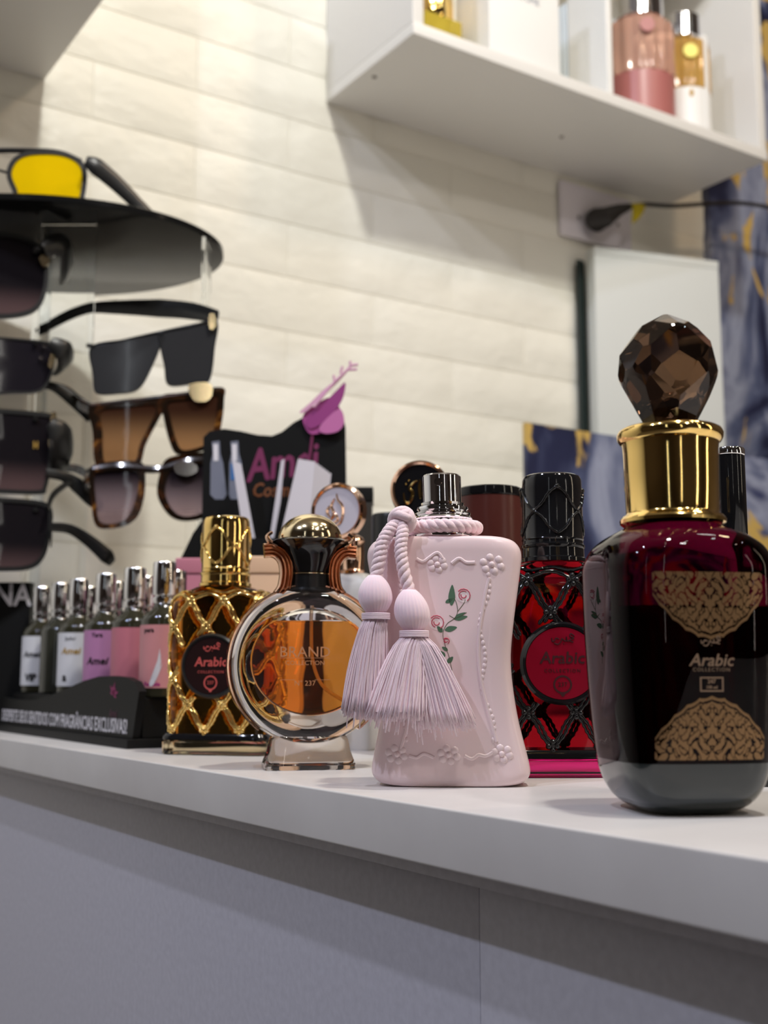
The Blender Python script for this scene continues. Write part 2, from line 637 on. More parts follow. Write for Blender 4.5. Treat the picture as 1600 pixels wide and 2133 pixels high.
# ------------------------------------------------------------------ counter
X0 = .2445
top = thing('worktop', 'long white laminate countertop carrying the perfume bottles', 'countertop', (X0, 0, 0))
B().box(0, 1.30, -.55, WY - .004, -.0205, 0).obj('top_board', M['counter'], top, bevel=.0009)
B().box(.010, .016, -.54, WY - .02, -.0265, -.0204).obj('underside_batten', M['cabinet'], top, smooth=False)
cab = thing('counter_cabinet', 'grey-lavender cabinet under the white countertop', 'cabinet', (X0 + .022, 0, FLOOR))
hz = -.0205 - FLOOR - .0005
seam = ground(800, 1600)  # placeholder point, replaced below
r_ = ray(1000, 2010)
seam = CAM + r_ * ((X0 + .022) / r_.x)
B().box(0, .018, -.52, seam.y - .00008, 0, hz).obj('side_panel', M['cabinet'], cab, bevel=.00025)
B().box(0, .018, seam.y + .00008, WY - .02, 0, hz).obj('side_panel', M['cabinet'], cab, bevel=.00025)
B().box(.02, 1.2, -.5, -.482, 0, hz).obj('end_panel', M['cabinet'], cab, smooth=False)


# ------------------------------------------------------------------ wall shelves
def niche(name, label, x0, x1, y0, y1, z0, z1, t=.0155, back=True):
    s = thing(name, label, 'shelf', (x0, y1, z0))
    w_, d_ = x1 - x0, y1 - y0
    B().box(0, w_, -d_, 0, 0, t).obj('bottom_board', M['shelf'], s, bevel=.0007)
    B().box(0, t, -d_ + .0015, 0, t + .0003, z1 - z0).obj('side_board', M['shelf'], s, bevel=.0007)
    B().box(w_ - t, w_, -d_ + .0015, 0, t + .0003, z1 - z0).obj('side_board', M['shelf'], s, bevel=.0007)
    B().box(0, w_, -d_, 0, z1 - z0 + .0003, z1 - z0 + t).obj('top_board', M['shelf'], s, bevel=.0007)
    return s


c = on_wall(695, 218, WY - .001)
SZ = c.z
fr = ground(860, 68, SZ)
er = ground(1598, 335, SZ)
SX0, SX1, SY0 = fr.x + .001, er.x, fr.y
sh = niche('wall_shelf', 'white box shelf on the brick wall, holding bottles, over the socket', SX0, SX1, SY0, WY - .001, SZ, SZ + .34)
for px, py in ((780, 160), (1170, 285)):
    p = ground(px, py, SZ)
    B().lathe([(.0001, -.0012), (.0028, -.0010), (.0032, 0), (.0032, .002)], 14, (p.x - SX0, p.y - (WY - .001))).obj('screw_head', M['screw'], sh)
c2 = on_wall(93, 166, WY - .001)
niche('wall_shelf', 'white box shelf cut off at the top left corner of the photo', c2.x - .5, c2.x, SY0 + .002, WY - .001, c2.z, c2.z + .3)
TZ = SZ + .0155      # inside floor of the shelf

# shelf goods ---------------------------------------------------------
def shelf_x(px, py, y):
    return on_wall(px, py, y).x


yy = SY0 + .055
xa, xb = shelf_x(890, 60, yy), shelf_x(972, 60, yy)
rad = (xb - xa) / 2
yb = thing('splash_bottle', 'yellow perfume bottle with gold collar at left end of the wall shelf', 'bottle', ((xa + xb) / 2, yy + rad, TZ + .0003))
B().rings([roundrect(rad, rad * .8, .006, z) for z in (0, .002, .060, .064)]).obj('body', M['yellowliq'], yb)
B().lathe([(.001, .0641), (.021, .0642), (.023, .070), (.023, .098), (.019, .108), (.019, .112), (.001, .1125)], 32, sx=rad / .025).obj('cap', M['gold'], yb)

def carton(name, label, m, x0, x1, y0, y1, z0, h, cat='box', grp=None, rz=0, bev=.0012):
    o = thing(name, label, cat, ((x0 + x1) / 2, (y0 + y1) / 2, z0), rz, grp)
    w_, d_ = (x1 - x0) / 2, (y1 - y0) / 2
    B().box(-w_, w_, -d_, d_, 0, h - .0006).obj('carton_body', m, o, bevel=bev)
    B().box(-w_ + .0005, w_ - .0005, -d_ + .0005, d_ - .0005, h - .0005, h).obj('top_flap', m, o, smooth=False)
    return o


y0 = SY0 + .022
ca = carton('perfume_carton', 'white carton next to the yellow bottle on the wall shelf', M['white'], shelf_x(1020, 60, y0), shelf_x(1166, 90, y0), y0, y0 + .07, TZ + .0003, .15)
lettering('print', 'PERFUME', M['bottleprint'], ca, 0, .102, .012, lambda x, z: -.0352)
y0 = SY0 + .0965
carton('perfume_carton', 'pale blue carton standing back between white carton and open case', M['bluewhite'], shelf_x(1172, 60, y0) + .006, shelf_x(1262, 90, y0), y0, y0 + .06, TZ + .0003, .18)
# open white case with two bottles
y0 = SY0 + .018
xl, xr = shelf_x(1264, 100, y0), shelf_x(1478, 200, y0)
case = thing('display_case', 'open white case holding the pink and amber bottles on the wall shelf', 'case', ((xl + xr) / 2, y0, TZ + .0003))
hw = (xr - xl) / 2
B().box(-hw, -hw + .010, 0, .075, 0, .20).obj('side_panel', M['white'], case, bevel=.0006)
B().box(hw - .009, hw, 0, .075, 0, .155).obj('side_panel', M['white'], case, bevel=.0006)
B().box(-hw + .0101, hw - .0091, .070, .075, 0, .15).obj('back_panel', M['greycard'], case, smooth=False)
B().box(-hw + .0101, hw - .0091, 0.004, .0699, 0, .003).obj('bottom_panel', M['white'], case, smooth=False)


def splash(name, label, cx, cy, r, hbase, mb, ml, disc, discz, htot=.118):
    o = thing(name, label, 'bottle', (cx, cy, TZ + .0035))
    B().lathe([(r * .9, 0), (r, .002), (r, hbase)], 40).obj('lower_coat', mb, o)
    b = B()
    rg = []
    for z, k in ((hbase + .0002, 1), (htot - .008, 1), (htot - .003, .93), (htot, .7)):
        rg.append([(r * k * (1 + .035 * math.cos(16 * a)) * math.cos(a), r * k * (1 + .035 * math.cos(16 * a)) * math.sin(a), z) for a in [2 * PI * j / 96 for j in range(96)]])
    b.rings(rg).obj('ribbed_body', ml, o)
    B().lathe([(r * .55, htot + .0002), (r * .55, htot + .006), (r * .75, htot + .0065), (r * .75, htot + .04), (r * .7, htot + .042)], 32).obj('cap', M['chrome'], o)
    if disc:
        a = math.radians(-122)
        d = B()
        n = 24
        ring = [(.0105 * math.cos(2 * PI * j / n), .0105 * math.sin(2 * PI * j / n)) for j in range(n)]
        d.prism(ring, -.0015, 0)
        q = d.obj('round_label', disc, o, smooth=False)
        q.location = (r * 1.06 * math.cos(a), r * 1.06 * math.sin(a), discz)
        q.rotation_euler = (0, 0, a + PI / 2)
    return o


y1 = y0 + .036
xa, xb = shelf_x(1284, 150, y1), shelf_x(1386, 150, y1)
splash('splash_bottle', 'rose-pink bottle standing in the open white case', (xa + xb) / 2 + .0005, y1 + .004, (xb - xa) / 2 - .0005, .066, M['mauve'], M['roseliq'], M['mauve'], .128, .150)
xc, xd = shelf_x(1388, 150, y1), shelf_x(1462, 150, y1)
sb = splash('splash_bottle', 'amber and white bottle with yellow round label in the open case', (xc + xd) / 2, y1 + .002, (xd - xc) / 2 - .0004, .070, M['white'], M['amberliq'], M['yellowpl'], .122, .149)
fl = B()
quadpoly(fl, [(0, .006), (.003, .001), (.0024, -.004), (0, -.006), (-.0024, -.004), (-.003, .001)], lambda x, z: 0)
q = fl.obj('drop_print', M['inkg'], sb, smooth=False)
rr_ = (xd - xc) / 2
q.location = (rr_ * 1.005 * math.cos(math.radians(-122)), rr_ * 1.005 * math.sin(math.radians(-122)), .060)
q.rotation_euler = (0, 0, math.radians(-32))

# ------------------------------------------------------------------ socket, plug, cable
a = on_wall(1170, 378, WY - .012)
b_ = on_wall(1318, 520, WY - .012)
sx, sz = (a.x + b_.x) / 2, (a.z + .003 + b_.z - .003) / 2
pw, ph = (b_.x - a.x) / 2, (a.z - b_.z) / 2 + .004
so = thing('wall_socket', 'white rectangular socket plate on the brick wall below the shelf', 'socket', (sx, WY - .0005, sz))
B().box(-pw, pw, -.0095, -.001, -ph, ph).obj('plate', M['plate'], so, bevel=.002)
for px, py in ((1206, 452), (1288, 468)):
    p = on_wall(px, py, WY - .011)
    B().lathe([(.0001, 0), (.0022, 0), (.0022, .0014), (.0001, .0016)], 12).obj('screw_head', M['screw'], so)
    q = COL.objects[-1]
    q.location = (p.x - sx, -.0095, p.z - sz)
    q.rotation_euler = (PI / 2, 0, 0)
p0 = on_wall(1240, 458, WY - .02)
pc = thing('power_plug', 'black plug with cable running right from the wall socket', 'plug', (p0.x, WY - .011, p0.z))


def rel(px, py, y, o):
    p = on_wall(px, py, y)
    return (p.x - o.location.x, p.y - o.location.y, p.z - o.location.z)


B().tube([rel(1240, 458, WY - .012, pc), rel(1244, 458, WY - .030, pc), rel(1262, 452, WY - .040, pc), rel(1290, 437, WY - .046, pc), rel(1312, 430, WY - .05, pc)], [.016, .018, .015, .009, .005], 14).obj('plug_body', M['cable'], pc)
cb = catmull([rel(1310, 430, WY - .05, pc), rel(1345, 426, WY - .055, pc), rel(1400, 429, WY - .06, pc), rel(1470, 425, WY - .065, pc), rel(1540, 423, WY - .07, pc), rel(1600, 431, WY - .075, pc), rel(1700, 450, WY - .08, pc)], 6, False)
B().tube(cb, .0034, 8).obj('cable', M['cable'], pc)
g = B()
tp = [(rel(x, y, WY - .056, pc)) for x, y in ((1318, 424), (1345, 424), (1341, 440), (1330, 456), (1317, 466), (1319, 445))]
n = len(tp)
g.add([(x, y - .001, z) for x, y, z in tp] + [(x, y + .001, z) for x, y, z in tp], [list(range(n)), list(range(n, 2 * n))[::-1]] + [[(i + 1) % n, i, n + i, n + (i + 1) % n] for i in range(n)])
g.obj('cable_tag', M['tag'], pc, smooth=False, label='yellow tape flag')

# ------------------------------------------------------------------ marble board + white box at the right
yb_ = 1.10
p = on_wall(1095, 880, yb_)
board = thing('marble_board', 'low navy and gold marbled board standing behind the red bottle', 'board', (p.x, yb_, 0))
B().box(0, .62, 0, .006, 0, p.z).obj('printed_sheet', M['marble'], board, smooth=False)
B().box(0.01, .61, .0061, .010, 0.001, p.z - .006).obj('backing_sheet', M['greycard'], board, smooth=False)
tl, tr = on_wall(1238, 511, 1.205), on_wall(1496, 546, 1.15)
ang = math.atan2(tr.y - tl.y, tr.x - tl.x)
zt = (tl.z + tr.z) / 2
wb = thing('white_box', 'tall plain white box standing behind the marbled board', 'box', (tl.x, tl.y, 0), ang)
W_ = math.hypot(tr.x - tl.x, tr.y - tl.y)
B().box(0, W_, 0, .026, 0, zt - .0125).obj('box_body', M['greycard'], wb, bevel=.001)
B().box(-.0004, W_ + .0004, -.0004, .0264, zt - .0124, zt).obj('box_lid', M['greycard'], wb, bevel=.001)

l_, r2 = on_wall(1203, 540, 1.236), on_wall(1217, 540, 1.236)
ud = B().box(0, r2.x - l_.x, 0, .004, 0, l_.z).obj('dark_gap_strip', mat('dark_gap_green', srgb(34, 44, 42), .4), smooth=False)  # strip added to make the gap beside the white box dark
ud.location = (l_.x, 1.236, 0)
tag(ud, 'thin added strip darkening the gap between the brick wall and white box', 'gap strip')

# ------------------------------------------------------------------ bottles
def base(px, py, extra=0):
    p = ground(px, py)
    return p, upx(p), heading(p) + math.radians(extra)


def meshes_under(o):
    for c_ in o.children:
        if c_.type == 'MESH': yield c_
        yield from meshes_under(c_)


def fit(root, px0, yc, Yb, ytop, U, shear=0.0, ref=None):
    """true heights: scale the drawn pixel heights for the upward tilt of the lens"""
    g0 = ref or ground(px0, yc)
    D_ = (g0 - CAM).dot(FH)
    tab_ = []
    for k in range(61):
        y = Yb - (Yb - ytop + 30) * k / 60
        t = min(1, (Yb - y) / (Yb - ytop))
        q_ = at(px0, y - (Yb - yc) * (1 - t), D_)
        tab_.append(((Yb - y) * U, max(0, q_.z) if k else 0.0, upx(q_) / U))
    for m_ in meshes_under(root):
        l_ = m_.location.copy()
        if l_.length > 0:
            z_, k_ = interp(tab_, l_.z)
            m_.location = (l_.x * k_ + shear * l_.z, l_.y * k_, z_)
            continue
        for v_ in m_.data.vertices:
            z_, k_ = interp(tab_, v_.co.z)
            v_.co = (v_.co.x * k_ + shear * v_.co.z, v_.co.y * k_, z_)
        m_.data.update()


# ---- pink bottle
p, U, rz = base(940, 1634)
Yb = 1639
pk = thing('pink_bottle', 'pale pink waisted bottle with embossed frame and painted roses', 'perfume bottle', p, rz)
prof = [(1639, 112), (1637, 128), (1631, 149), (1618, 161), (1600, 163), (1560, 155), (1500, 142), (1430, 133), (1370, 131), (1300, 139), (1230, 150), (1190, 156), (1165, 159), (1148, 156), (1134, 145), (1127, 128), (1124, 112)]
tab = [((Yb - y) * U, hw * U) for y, hw in prof]
HD = 72
b = B()
rg = []
for i, (y, hw) in enumerate(prof):
    ins = max(0, 163 - hw) * .0
    hd = HD - (14 if i in (0, len(prof) - 1) else 6 if i in (1, len(prof) - 2) else 2 if i in (2, len(prof) - 3) else 0)
    rg.append((( Yb - y) * U, hw * U, hd * U))
fine = catmull(rg, 4, False)
b.rings([superring(hw, hd, 4.6, z, 96) for z, hw, hd in fine])
b.obj('body', M['pink'], pk, angle=60)
ztab = sorted([(z, hw, hd) for z, hw, hd in fine])


def pk_surf(x, z):
    hw, hd = interp(ztab, z)
    t = min(.98, abs(x) / hw)
    return -hd * (1 - t ** 4.6) ** (1 / 4.6)


PX = lambda x: (x - 928) * U
PZ = lambda y: (Yb - y) * U


def relief(paths, r, name, closed=False, seg=7):
    bb = B()
    for q in paths:
        k = catmull([(PX(x), PZ(y)) for x, y in q], 5, False)
        bb.tube([(x, pk_surf(x, z) + r * .25, z) for x, z in k], r, seg)
    return bb


fr = relief([[(872, 1172), (885, 1178), (898, 1170)], [(898, 1170), (915, 1160), (925, 1172)], [(943, 1182), (958, 1172), (972, 1180), (990, 1180)],
             [(1018, 1212), (1010, 1240), (1003, 1275), (996, 1310), (992, 1350), (992, 1390), (996, 1430), (1004, 1470), (1014, 1510), (1022, 1545)],
             [(957, 1574), (972, 1580), (985, 1572), (1000, 1574), (1015, 1566)], [(895, 1578), (875, 1570), (860, 1578), (845, 1574)],
             [(850, 1205), (846, 1240), (851, 1300), (856, 1350), (856, 1400), (850, 1460), (840, 1520), (828, 1560)]], 3.8 * U, 'embossing')
for cx, cy, R in ((914, 1184, 14), (1024, 1184, 18), (925, 1572, 17), (1032, 1570, 15), (820, 1572, 16)):
    for k in range(6):
        a_ = 2 * PI * k / 6 + .3
        x, z = PX(cx + R * math.cos(a_)), PZ(cy + R * .8 * math.sin(a_))
        fr.ball((x, pk_surf(x, z) + 2 * U, z), 9 * U, 10, 7, (1, .5, 1))
    x, z = PX(cx), PZ(cy)
    fr.ball((x, pk_surf(x, z) - 1 * U, z), 6 * U, 8, 6, (1, .6, 1))
for k in range(30):
    y = 1205 + k * 11.6
    w_ = 1014 - 22 * math.sin((y - 1180) / 380 * PI) if True else 0
    for sgn in (1, -1):
        x, z = PX(928 + sgn * (w_ + 22 * (math.sin(k * .55) * .28 + .3) - 928)), PZ(y)
        fr.ball((x, pk_surf(x, z) + 1.2 * U, z), 5 * U, 8, 6, (1, .6, 1.3))
fr.obj('embossed_frame', M['pink'], pk)
# painted roses
st = B()
strokes_px = [[(937, 1400), (932, 1372), (925, 1350), (921, 1325), (930, 1305), (945, 1294), (952, 1280), (950, 1262), (945, 1252)],
              [(945, 1294), (935, 1288)], [(952, 1280), (966, 1262), (968, 1255)], [(944, 1296), (960, 1288), (970, 1282)]]
for q in strokes_px:
    k = catmull([(PX(x), PZ(y)) for x, y in q], 5, False)
    st.tube([(x, pk_surf(x, z), z) for x, z in k], .7 * U, 5)
st.obj('painted_stem', M['stemp'], pk)
lf = B()
for (x0_, y0_, x1_, y1_, w_) in ((925, 1318, 950, 1312, 6), (920, 1322, 910, 1310, 5), (930, 1292, 950, 1296, 0), (945, 1296, 972, 1290, 5), (928, 1262, 943, 1254, 4), (940, 1268, 943, 1225, 7),
                                 (924, 1372, 912, 1360, 5), (928, 1385, 940, 1372, 5), (930, 1360, 918, 1352, 4), (946, 1293, 968, 1282, 4)):
    if not w_: continue
    dx, dy = x1_ - x0_, y1_ - y0_
    L = math.hypot(dx, dy)
    nx_, ny_ = -dy / L * w_, dx / L * w_
    quadpoly(lf, [(PX(x0_), PZ(y0_)), (PX(x0_ + dx * .4 + nx_), PZ(y0_ + dy * .4 + ny_)), (PX(x1_), PZ(y1_)), (PX(x0_ + dx * .4 - nx_), PZ(y0_ + dy * .4 - ny_))], pk_surf, .00008, 4)
lf.obj('painted_leaf', M['leafp'], pk, smooth=False)
rs, rl = B(), B()
for cx, cy, R in ((909, 1302, 16), (965, 1247, 15), (927, 1340, 7)):
    quadpoly(rl, [(PX(cx + R * math.cos(k * PI / 4)), PZ(cy + R * math.sin(k * PI / 4))) for k in range(8)], pk_surf, .00006, 3)
    for k in range(3):
        rr = R * (.35 + .27 * k)
        a0 = k * 1.9
        q = [(PX(cx + rr * math.cos(a0 + t * .5)), PZ(cy + rr * math.sin(a0 + t * .5))) for t in range(8)]
        rs.tube([(x, pk_surf(x, z) - .00006, z) for x, z in q], 1.15 * U, 4)
rl.obj('painted_petals', M['rosel'], pk, smooth=False)
rs.obj('painted_rose', M['rosep'], pk)
# atomiser
c0 = -4
zz = lambda y: (Yb - y) * U
B().lathe([(r * U, zz(y)) for r, y in ((58, 1124.2), (60, 1121), (60, 1116), (55, 1112), (50, 1108), (50, 1086.2))], 48).obj('neck_ring', M['chrome'], pk)
bb = B().lathe([(r * U, zz(y)) for r, y in ((60, 1086), (62, 1083), (60, 1080), (56, 1077), (58, 1074), (58, 1071), (52, 1068), (50, 1066), (54, 1063), (53, 1059), (48, 1057), (44, 1055.3))], 56)
bb.obj('collar', M['chrome'], pk)
B().lathe([(r * U, zz(y)) for r, y in ((44, 1055), (45, 1050), (40, 1049), (40, 994), (37, 990.5), (10, 990))], 56).obj('spray_cap', M['chrome'], pk)
nz = B().lathe([(.1 * U, 0), (6 * U, 0), (8 * U, 1 * U), (8 * U, 3 * U), (.1 * U, 3.2 * U)], 20).obj('nozzle', M['chrome'], pk)
nz.location = (-8 * U, -41.5 * U, zz(1010))
nz.rotation_euler = (PI / 2, 0, 0)

# tasselled cord (hangs on the bottle: a thing of its own)
tc = thing('tassel_cord', 'twisted pale pink cord with two thread tassels hung on the pink bottle', 'cord', p, rz)


def twisted(path, R, turns, name, parent, strands=3, k=1.0):
    pts = [Vector(q) for q in path]
    n = len(pts)
    bb = B()
    frames = []
    nrm = None
    for i in range(n):
        t = (pts[min(i + 1, n - 1)] - pts[max(i - 1, 0)]).normalized()
        if nrm is None:
            ref = Vector((0, 1, 0)) if abs(t.y) < .9 else Vector((0, 0, 1))
            nrm = (ref - t * ref.dot(t)).normalized()
        else:
            nrm = (nrm - t * nrm.dot(t)).normalized()
        frames.append((pts[i], nrm.copy(), t.cross(nrm)))
    for s_ in range(strands):
        q = []
        for i, (c_, n_, b2) in enumerate(frames):
            a_ = 2 * PI * (turns * i / (n - 1) + s_ / strands)
            q.append(c_ + (n_ * math.cos(a_) + b2 * math.sin(a_)) * R * .5)
        bb.tube(q, R * .60, 8)
    return bb.obj(name, M['cord'], parent, angle=80)


loop = []
for i in range(121):
    a_ = 2 * PI * i / 120 + 2.6
    loop.append((69 * U * math.cos(a_), 62 * U * math.sin(a_), zz(1101) + 2 * U * math.sin(a_)))
twisted(loop, 13.5 * U, 9, 'neck_loop', tc)
KX, KY = PX(846), -64 * U
kn = B()
for j, (tx, rx_, s_) in enumerate(((.3, 1, 1), (1.5, .9, .85), (-.6, .95, 1.0), (.9, 1.05, .7))):
    pts = []
    for i in range(24):
        a_ = 2 * PI * i / 24
        v_ = Vector((21 * U * s_ * math.cos(a_), 6 * U * math.sin(2 * a_), 20 * U * math.sin(a_)))
        v_.rotate(Matrix.Rotation(tx, 3, 'Y') @ Matrix.Rotation(tx * .7, 3, 'Z'))
        pts.append(v_ + Vector((KX, KY - 10 * U, zz(1094))))
    kn.tube(pts, 9.5 * U, 8, closed=True)
kn.obj('knot', M['cord'], tc, angle=80)


def cordpath(pts, k=10):
    return catmull([(PX(x), y * U, zz(z)) for x, y, z in pts], k, False)


twisted(cordpath([(842, -76, 1098), (824, -86, 1112), (806, -92, 1140), (798, -96, 1175), (790, -98, 1214)]), 13 * U, 4.2, 'hanging_cord', tc)
twisted(cordpath([(846, -78, 1100), (846, -92, 1122), (842, -100, 1155), (846, -104, 1195), (857, -104, 1242)]), 12.5 * U, 4.6, 'hanging_cord', tc)


def tassel(hx, hy, htop, hw, bind, hems, n, seed, bindx=None):
    """hems: list of (x centre, half width, y front, depth, z, z jitter, share)"""
    r_ = random.Random(seed)
    bindx = bindx if bindx is not None else hx
    o = B()
    seg = 36
    rg = []
    for i in range(17):
        t = i / 16
        z = htop + (bind - 4 - htop) * t
        rr = hw * (math.sin(PI * (.06 + .80 * t)) ** .6) * (1 if t < .7 else 1 - (t - .7) * .45)
        cx_ = hx + (bindx - hx) * t
        rg.append([(PX(cx_) + rr * U * (1 + .018 * math.cos(27 * a_)) * math.cos(a_), hy * U + rr * U * .8 * (1 + .018 * math.cos(27 * a_)) * math.sin(a_), zz(z)) for a_ in [2 * PI * j / 108 for j in range(108)]])
    o.rings(rg)
    tz = o.obj('tassel', M['thread'], tc, angle=85)
    b2 = B()
    for k in range(4):
        b2.torus(hw * .80 * U, 2.1 * U, zz(bind - 4 + k * 3.2), 28, 6, (PX(bindx), hy * U), 1, .8)
    b2.obj('binding', M['thread'], tz)
    core = B()
    for h in hems:
        rg = []
        for i in range(10):
            t = i / 9
            f_ = t ** .72
            z_ = bind + 4 + (h[4] - 9 - bind - 4) * t
            ax, ay = hw * .5 + (h[1] * .82 - hw * .5) * f_, hw * .4 + (h[3] * .8 - hw * .4) * f_
            cx_, cy_ = bindx + (h[0] - bindx) * f_, hy + (h[2] - hy) * f_
            rg.append([(PX(cx_ + ax * (1 + .05 * math.sin(17 * a_ + 3 * t)) * math.cos(a_)), (cy_ + ay * math.sin(a_)) * U, zz(z_)) for a_ in [2 * PI * j / 60 for j in range(60)]])
        core.rings(rg)
    core.obj('inner_threads', M['thread'], tz, angle=90)
    th = B()
    for i in range(n):
        u = r_.random()
        for h in hems:
            if u < h[6]: break
            u -= h[6]
        ang = r_.random() * 2 * PI
        rad = math.sqrt(r_.uniform(.25, 1)) if r_.random() < .75 else r_.random()
        sx_ = bindx + hw * .66 * rad * math.cos(ang)
        sy_ = hy + hw * .52 * rad * math.sin(ang)
        ex = h[0] + h[1] * rad * math.cos(ang) + r_.gauss(0, 3)
        ey = h[2] + h[3] * rad * math.sin(ang)
        ez = h[4] + r_.gauss(0, h[5]) + (1 - rad) * 4
        if r_.random() < .02: ez += r_.uniform(15, 32)
        L = ez - bind
        ph, am = r_.random() * 6.28, r_.uniform(.5, 2.6)
        pts = []
        for k in range(9):
            t = k / 8
            f_ = t ** .72
            pts.append((PX(sx_ + (ex - sx_) * f_ + am * math.sin(ph + 5 * t) * t), (sy_ + (ey - sy_) * f_ + am * math.cos(ph + 4 * t) * t) * U, zz(bind + 4 + (L - 4) * t)))
        th.tube(pts, 1.25 * U * r_.uniform(.75, 1.25), 4)
    t_ = th.obj('threads', M['thread'], tz, angle=120, fix=False, kind='stuff')
    return tz


tassel(788, -102, 1208, 34, 1290, [(757, 46, -100, 26, 1482, 7, 1.0)], 800, 1)
tassel(857, -110, 1238, 35, 1326, [(822, 60, -128, 24, 1492, 5, .56), (915, 66, -106, 24, 1508, 7, .44)], 1200, 2, 864)

fit(pk, 940, 1634, 1639, 990, U, -.024)
fit(tc, 940, 1634, 1639, 990, U, -.024)

# ---- lattice bottles
def lattice_bottle(name, label, px, py, extra, glass, lat, basem, medal, ink, capm, K, textcol):
    p, U_, rz_ = base(px, py, extra)
    U = K
    o = thing(name, label, 'perfume bottle', p, rz_)
    HW, HDp, n_ = 117, 62, 5
    BASE, TOP = 34, 338          # px heights above the base
    def sec(z):
        t = [(0, 117, 62), (34, 113, 58), (60, 112, 58), (300, 112, 58), (322, 108, 55), (338, 88, 50), (348, 62, 48)]
        return interp(t, z)
    B().rings([superring(a_ * U, d_ * U, 6, z * U, 72) for z, a_, d_ in ((0.01, 113, 60), (3, 118, 64), (26, 118, 64), (30, 114, 60))]).obj('glass_foot', basem, o)
    B().rings([superring(a_ * U, d_ * U, 6, z * U, 72) for z, a_, d_ in ((30.1, 115, 61), (32, 117, 63), (38, 117, 63), (44, 113, 59))]).obj('base_band', lat if lat is not M['gold'] else M['black'], o)
    rg = []
    for z in [44.1 + (348 - 44.1) * i / 40 for i in range(41)]:
        a_, d_ = sec(z)
        rg.append(superring((a_ - 5) * U, (d_ - 5) * U, 5 if z < 320 else 3.5, z * U, 72))
    B().rings(rg).obj('glass_body', glass, o, angle=60)
    # arc-length map round the section
    S0 = superring(HW, HDp, 5, 0, 400)
    start = min(range(400), key=lambda j: (abs(S0[j][0]) + (1000 if S0[j][1] > 0 else 0)))
    seq = [S0[(start + j) % 400] for j in range(401)]
    acc = [0]
    for a_, c_ in zip(seq, seq[1:]): acc.append(acc[-1] + math.hypot(c_[0] - a_[0], c_[1] - a_[1]))
    P = acc[-1]

    def mp(u, z):
        u = u % P
        lo, hi = 0, 400
        while hi - lo > 1:
            m_ = (lo + hi) // 2
            if acc[m_] <= u: lo = m_
            else: hi = m_
        t = (u - acc[lo]) / (acc[hi] - acc[lo] + 1e-9)
        x = seq[lo][0] + (seq[hi][0] - seq[lo][0]) * t
        y = seq[lo][1] + (seq[hi][1] - seq[lo][1]) * t
        a_, d_ = sec(z)
        return Vector((x * (a_ - 2) / HW * U, y * (d_ - 2) / HDp * U, z * U))
    NC = 6 if False else 8
    du = P / NC / 2
    rows = [50, 104, 158, 211, 265, 318]
    b = B()
    MR = 66

    def hid(u, z):
        uu = (u + P / 2) % P - P / 2
        return math.hypot(uu, (z - 183)) < MR - 2
    for r in range(5):
        z0, z1 = rows[r], rows[r + 1]
        par = r % 2
        for c_ in range(NC):
            u0 = (2 * c_ + par) * du
            for sg in (-1, 1):
                u1 = u0 + sg * du
                for off in (-4.6, 4.6):
                    pts = []
                    for k in range(13):
                        t = k / 12
                        bulge = 7 * math.sin(PI * t) * sg
                        u = u0 + (u1 - u0) * (t + .06 * math.sin(2 * PI * t)) + off * sg
                        z = z0 + (z1 - z0) * t + off * (.3)
                        if not hid(u, z): pts.append(mp(u, z))
                    if len(pts) > 3:
                        m_ = len(pts)
                        b.tube(pts, [(2.4 + 1.5 * (i % 2)) * U for i in range(m_)], 6)
    for r in range(6):
        par = r % 2
        for c_ in range(NC):
            u = (2 * c_ + par) * du
            if hid(u, rows[r]): continue
            for dx, dz in ((7, 0), (-7, 0), (0, 7), (0, -7), (0, 0)):
                q = mp(u + dx, rows[r] + dz)
                b.ball(q, (5.2 if dx or dz else 4) * U, 8, 6)
    # crown scallops on the shoulder
    for c_ in range(NC):
        u0 = (2 * c_ + 1) * du
        pts = [mp(u0 + du * 2 * t, 318 + 14 * math.sin(PI * t)) for t in [i / 12 for i in range(13)]]
        b.tube(pts, [(3.2 + (i % 2)) * U for i in range(13)], 6)
    b.tube([mp(P * i / 72, 336 + 3 * math.cos(i * PI / 4.5)) for i in range(72)], 3.0 * U, 6, closed=True)
    b.obj('lattice', lat, o, angle=60)
    # medallion
    mf = lambda x, z: -(58 + 5) * U
    n = 56
    rg = []
    for r_, y_ in ((MR, -56), (MR + 1, -62), (MR - 3, -67), (MR - 7, -66), (MR - 8, -63)):
        rg.append([(r_ * U * math.cos(2 * PI * j / n), y_ * U, 183 * U + r_ * U * math.sin(2 * PI * j / n)) for j in range(n)])
    B().rings(rg).obj('medallion_rim', lat if lat is not M['gold'] else M['blacksat'], o)
    md = B().prism([((MR - 8.2) * U * math.cos(2 * PI * j / n), 183 * U + (MR - 8.2) * U * math.sin(2 * PI * j / n)) for j in range(n)], -65 * U, -58 * U).obj('medallion', medal, o, smooth=False)
    yf = lambda x, z: -65.1 * U
    ar = B()
    strokes(ar, ARABIC, 2 * U, (183 + 34) * U, 18 * U, 1.1 * U, yf)
    ar.obj('arabic_word', textcol, md)
    lettering('word', 'Arabic', textcol, md, 0, (183 + 8) * U, 27 * U, yf, bold=.5 * U, shear=.1)
    lettering('word', 'COLLECTION', textcol, md, 0, (183 - 12) * U, 8 * U, yf, spacing=1.25)
    em = B()
    em.ring_prism([(15 * U * math.cos(2 * PI * j / 30), (183 - 34) * U + 15 * U * math.sin(2 * PI * j / 30) - (4 * U if j in (22, 23) else 0)) for j in range(30)], [(12 * U * math.cos(2 * PI * j / 30), (183 - 34) * U + 12 * U * math.sin(2 * PI * j / 30)) for j in range(30)], -65.6 * U, -65.05 * U)
    em.obj('emblem_ring', textcol, md, smooth=False)
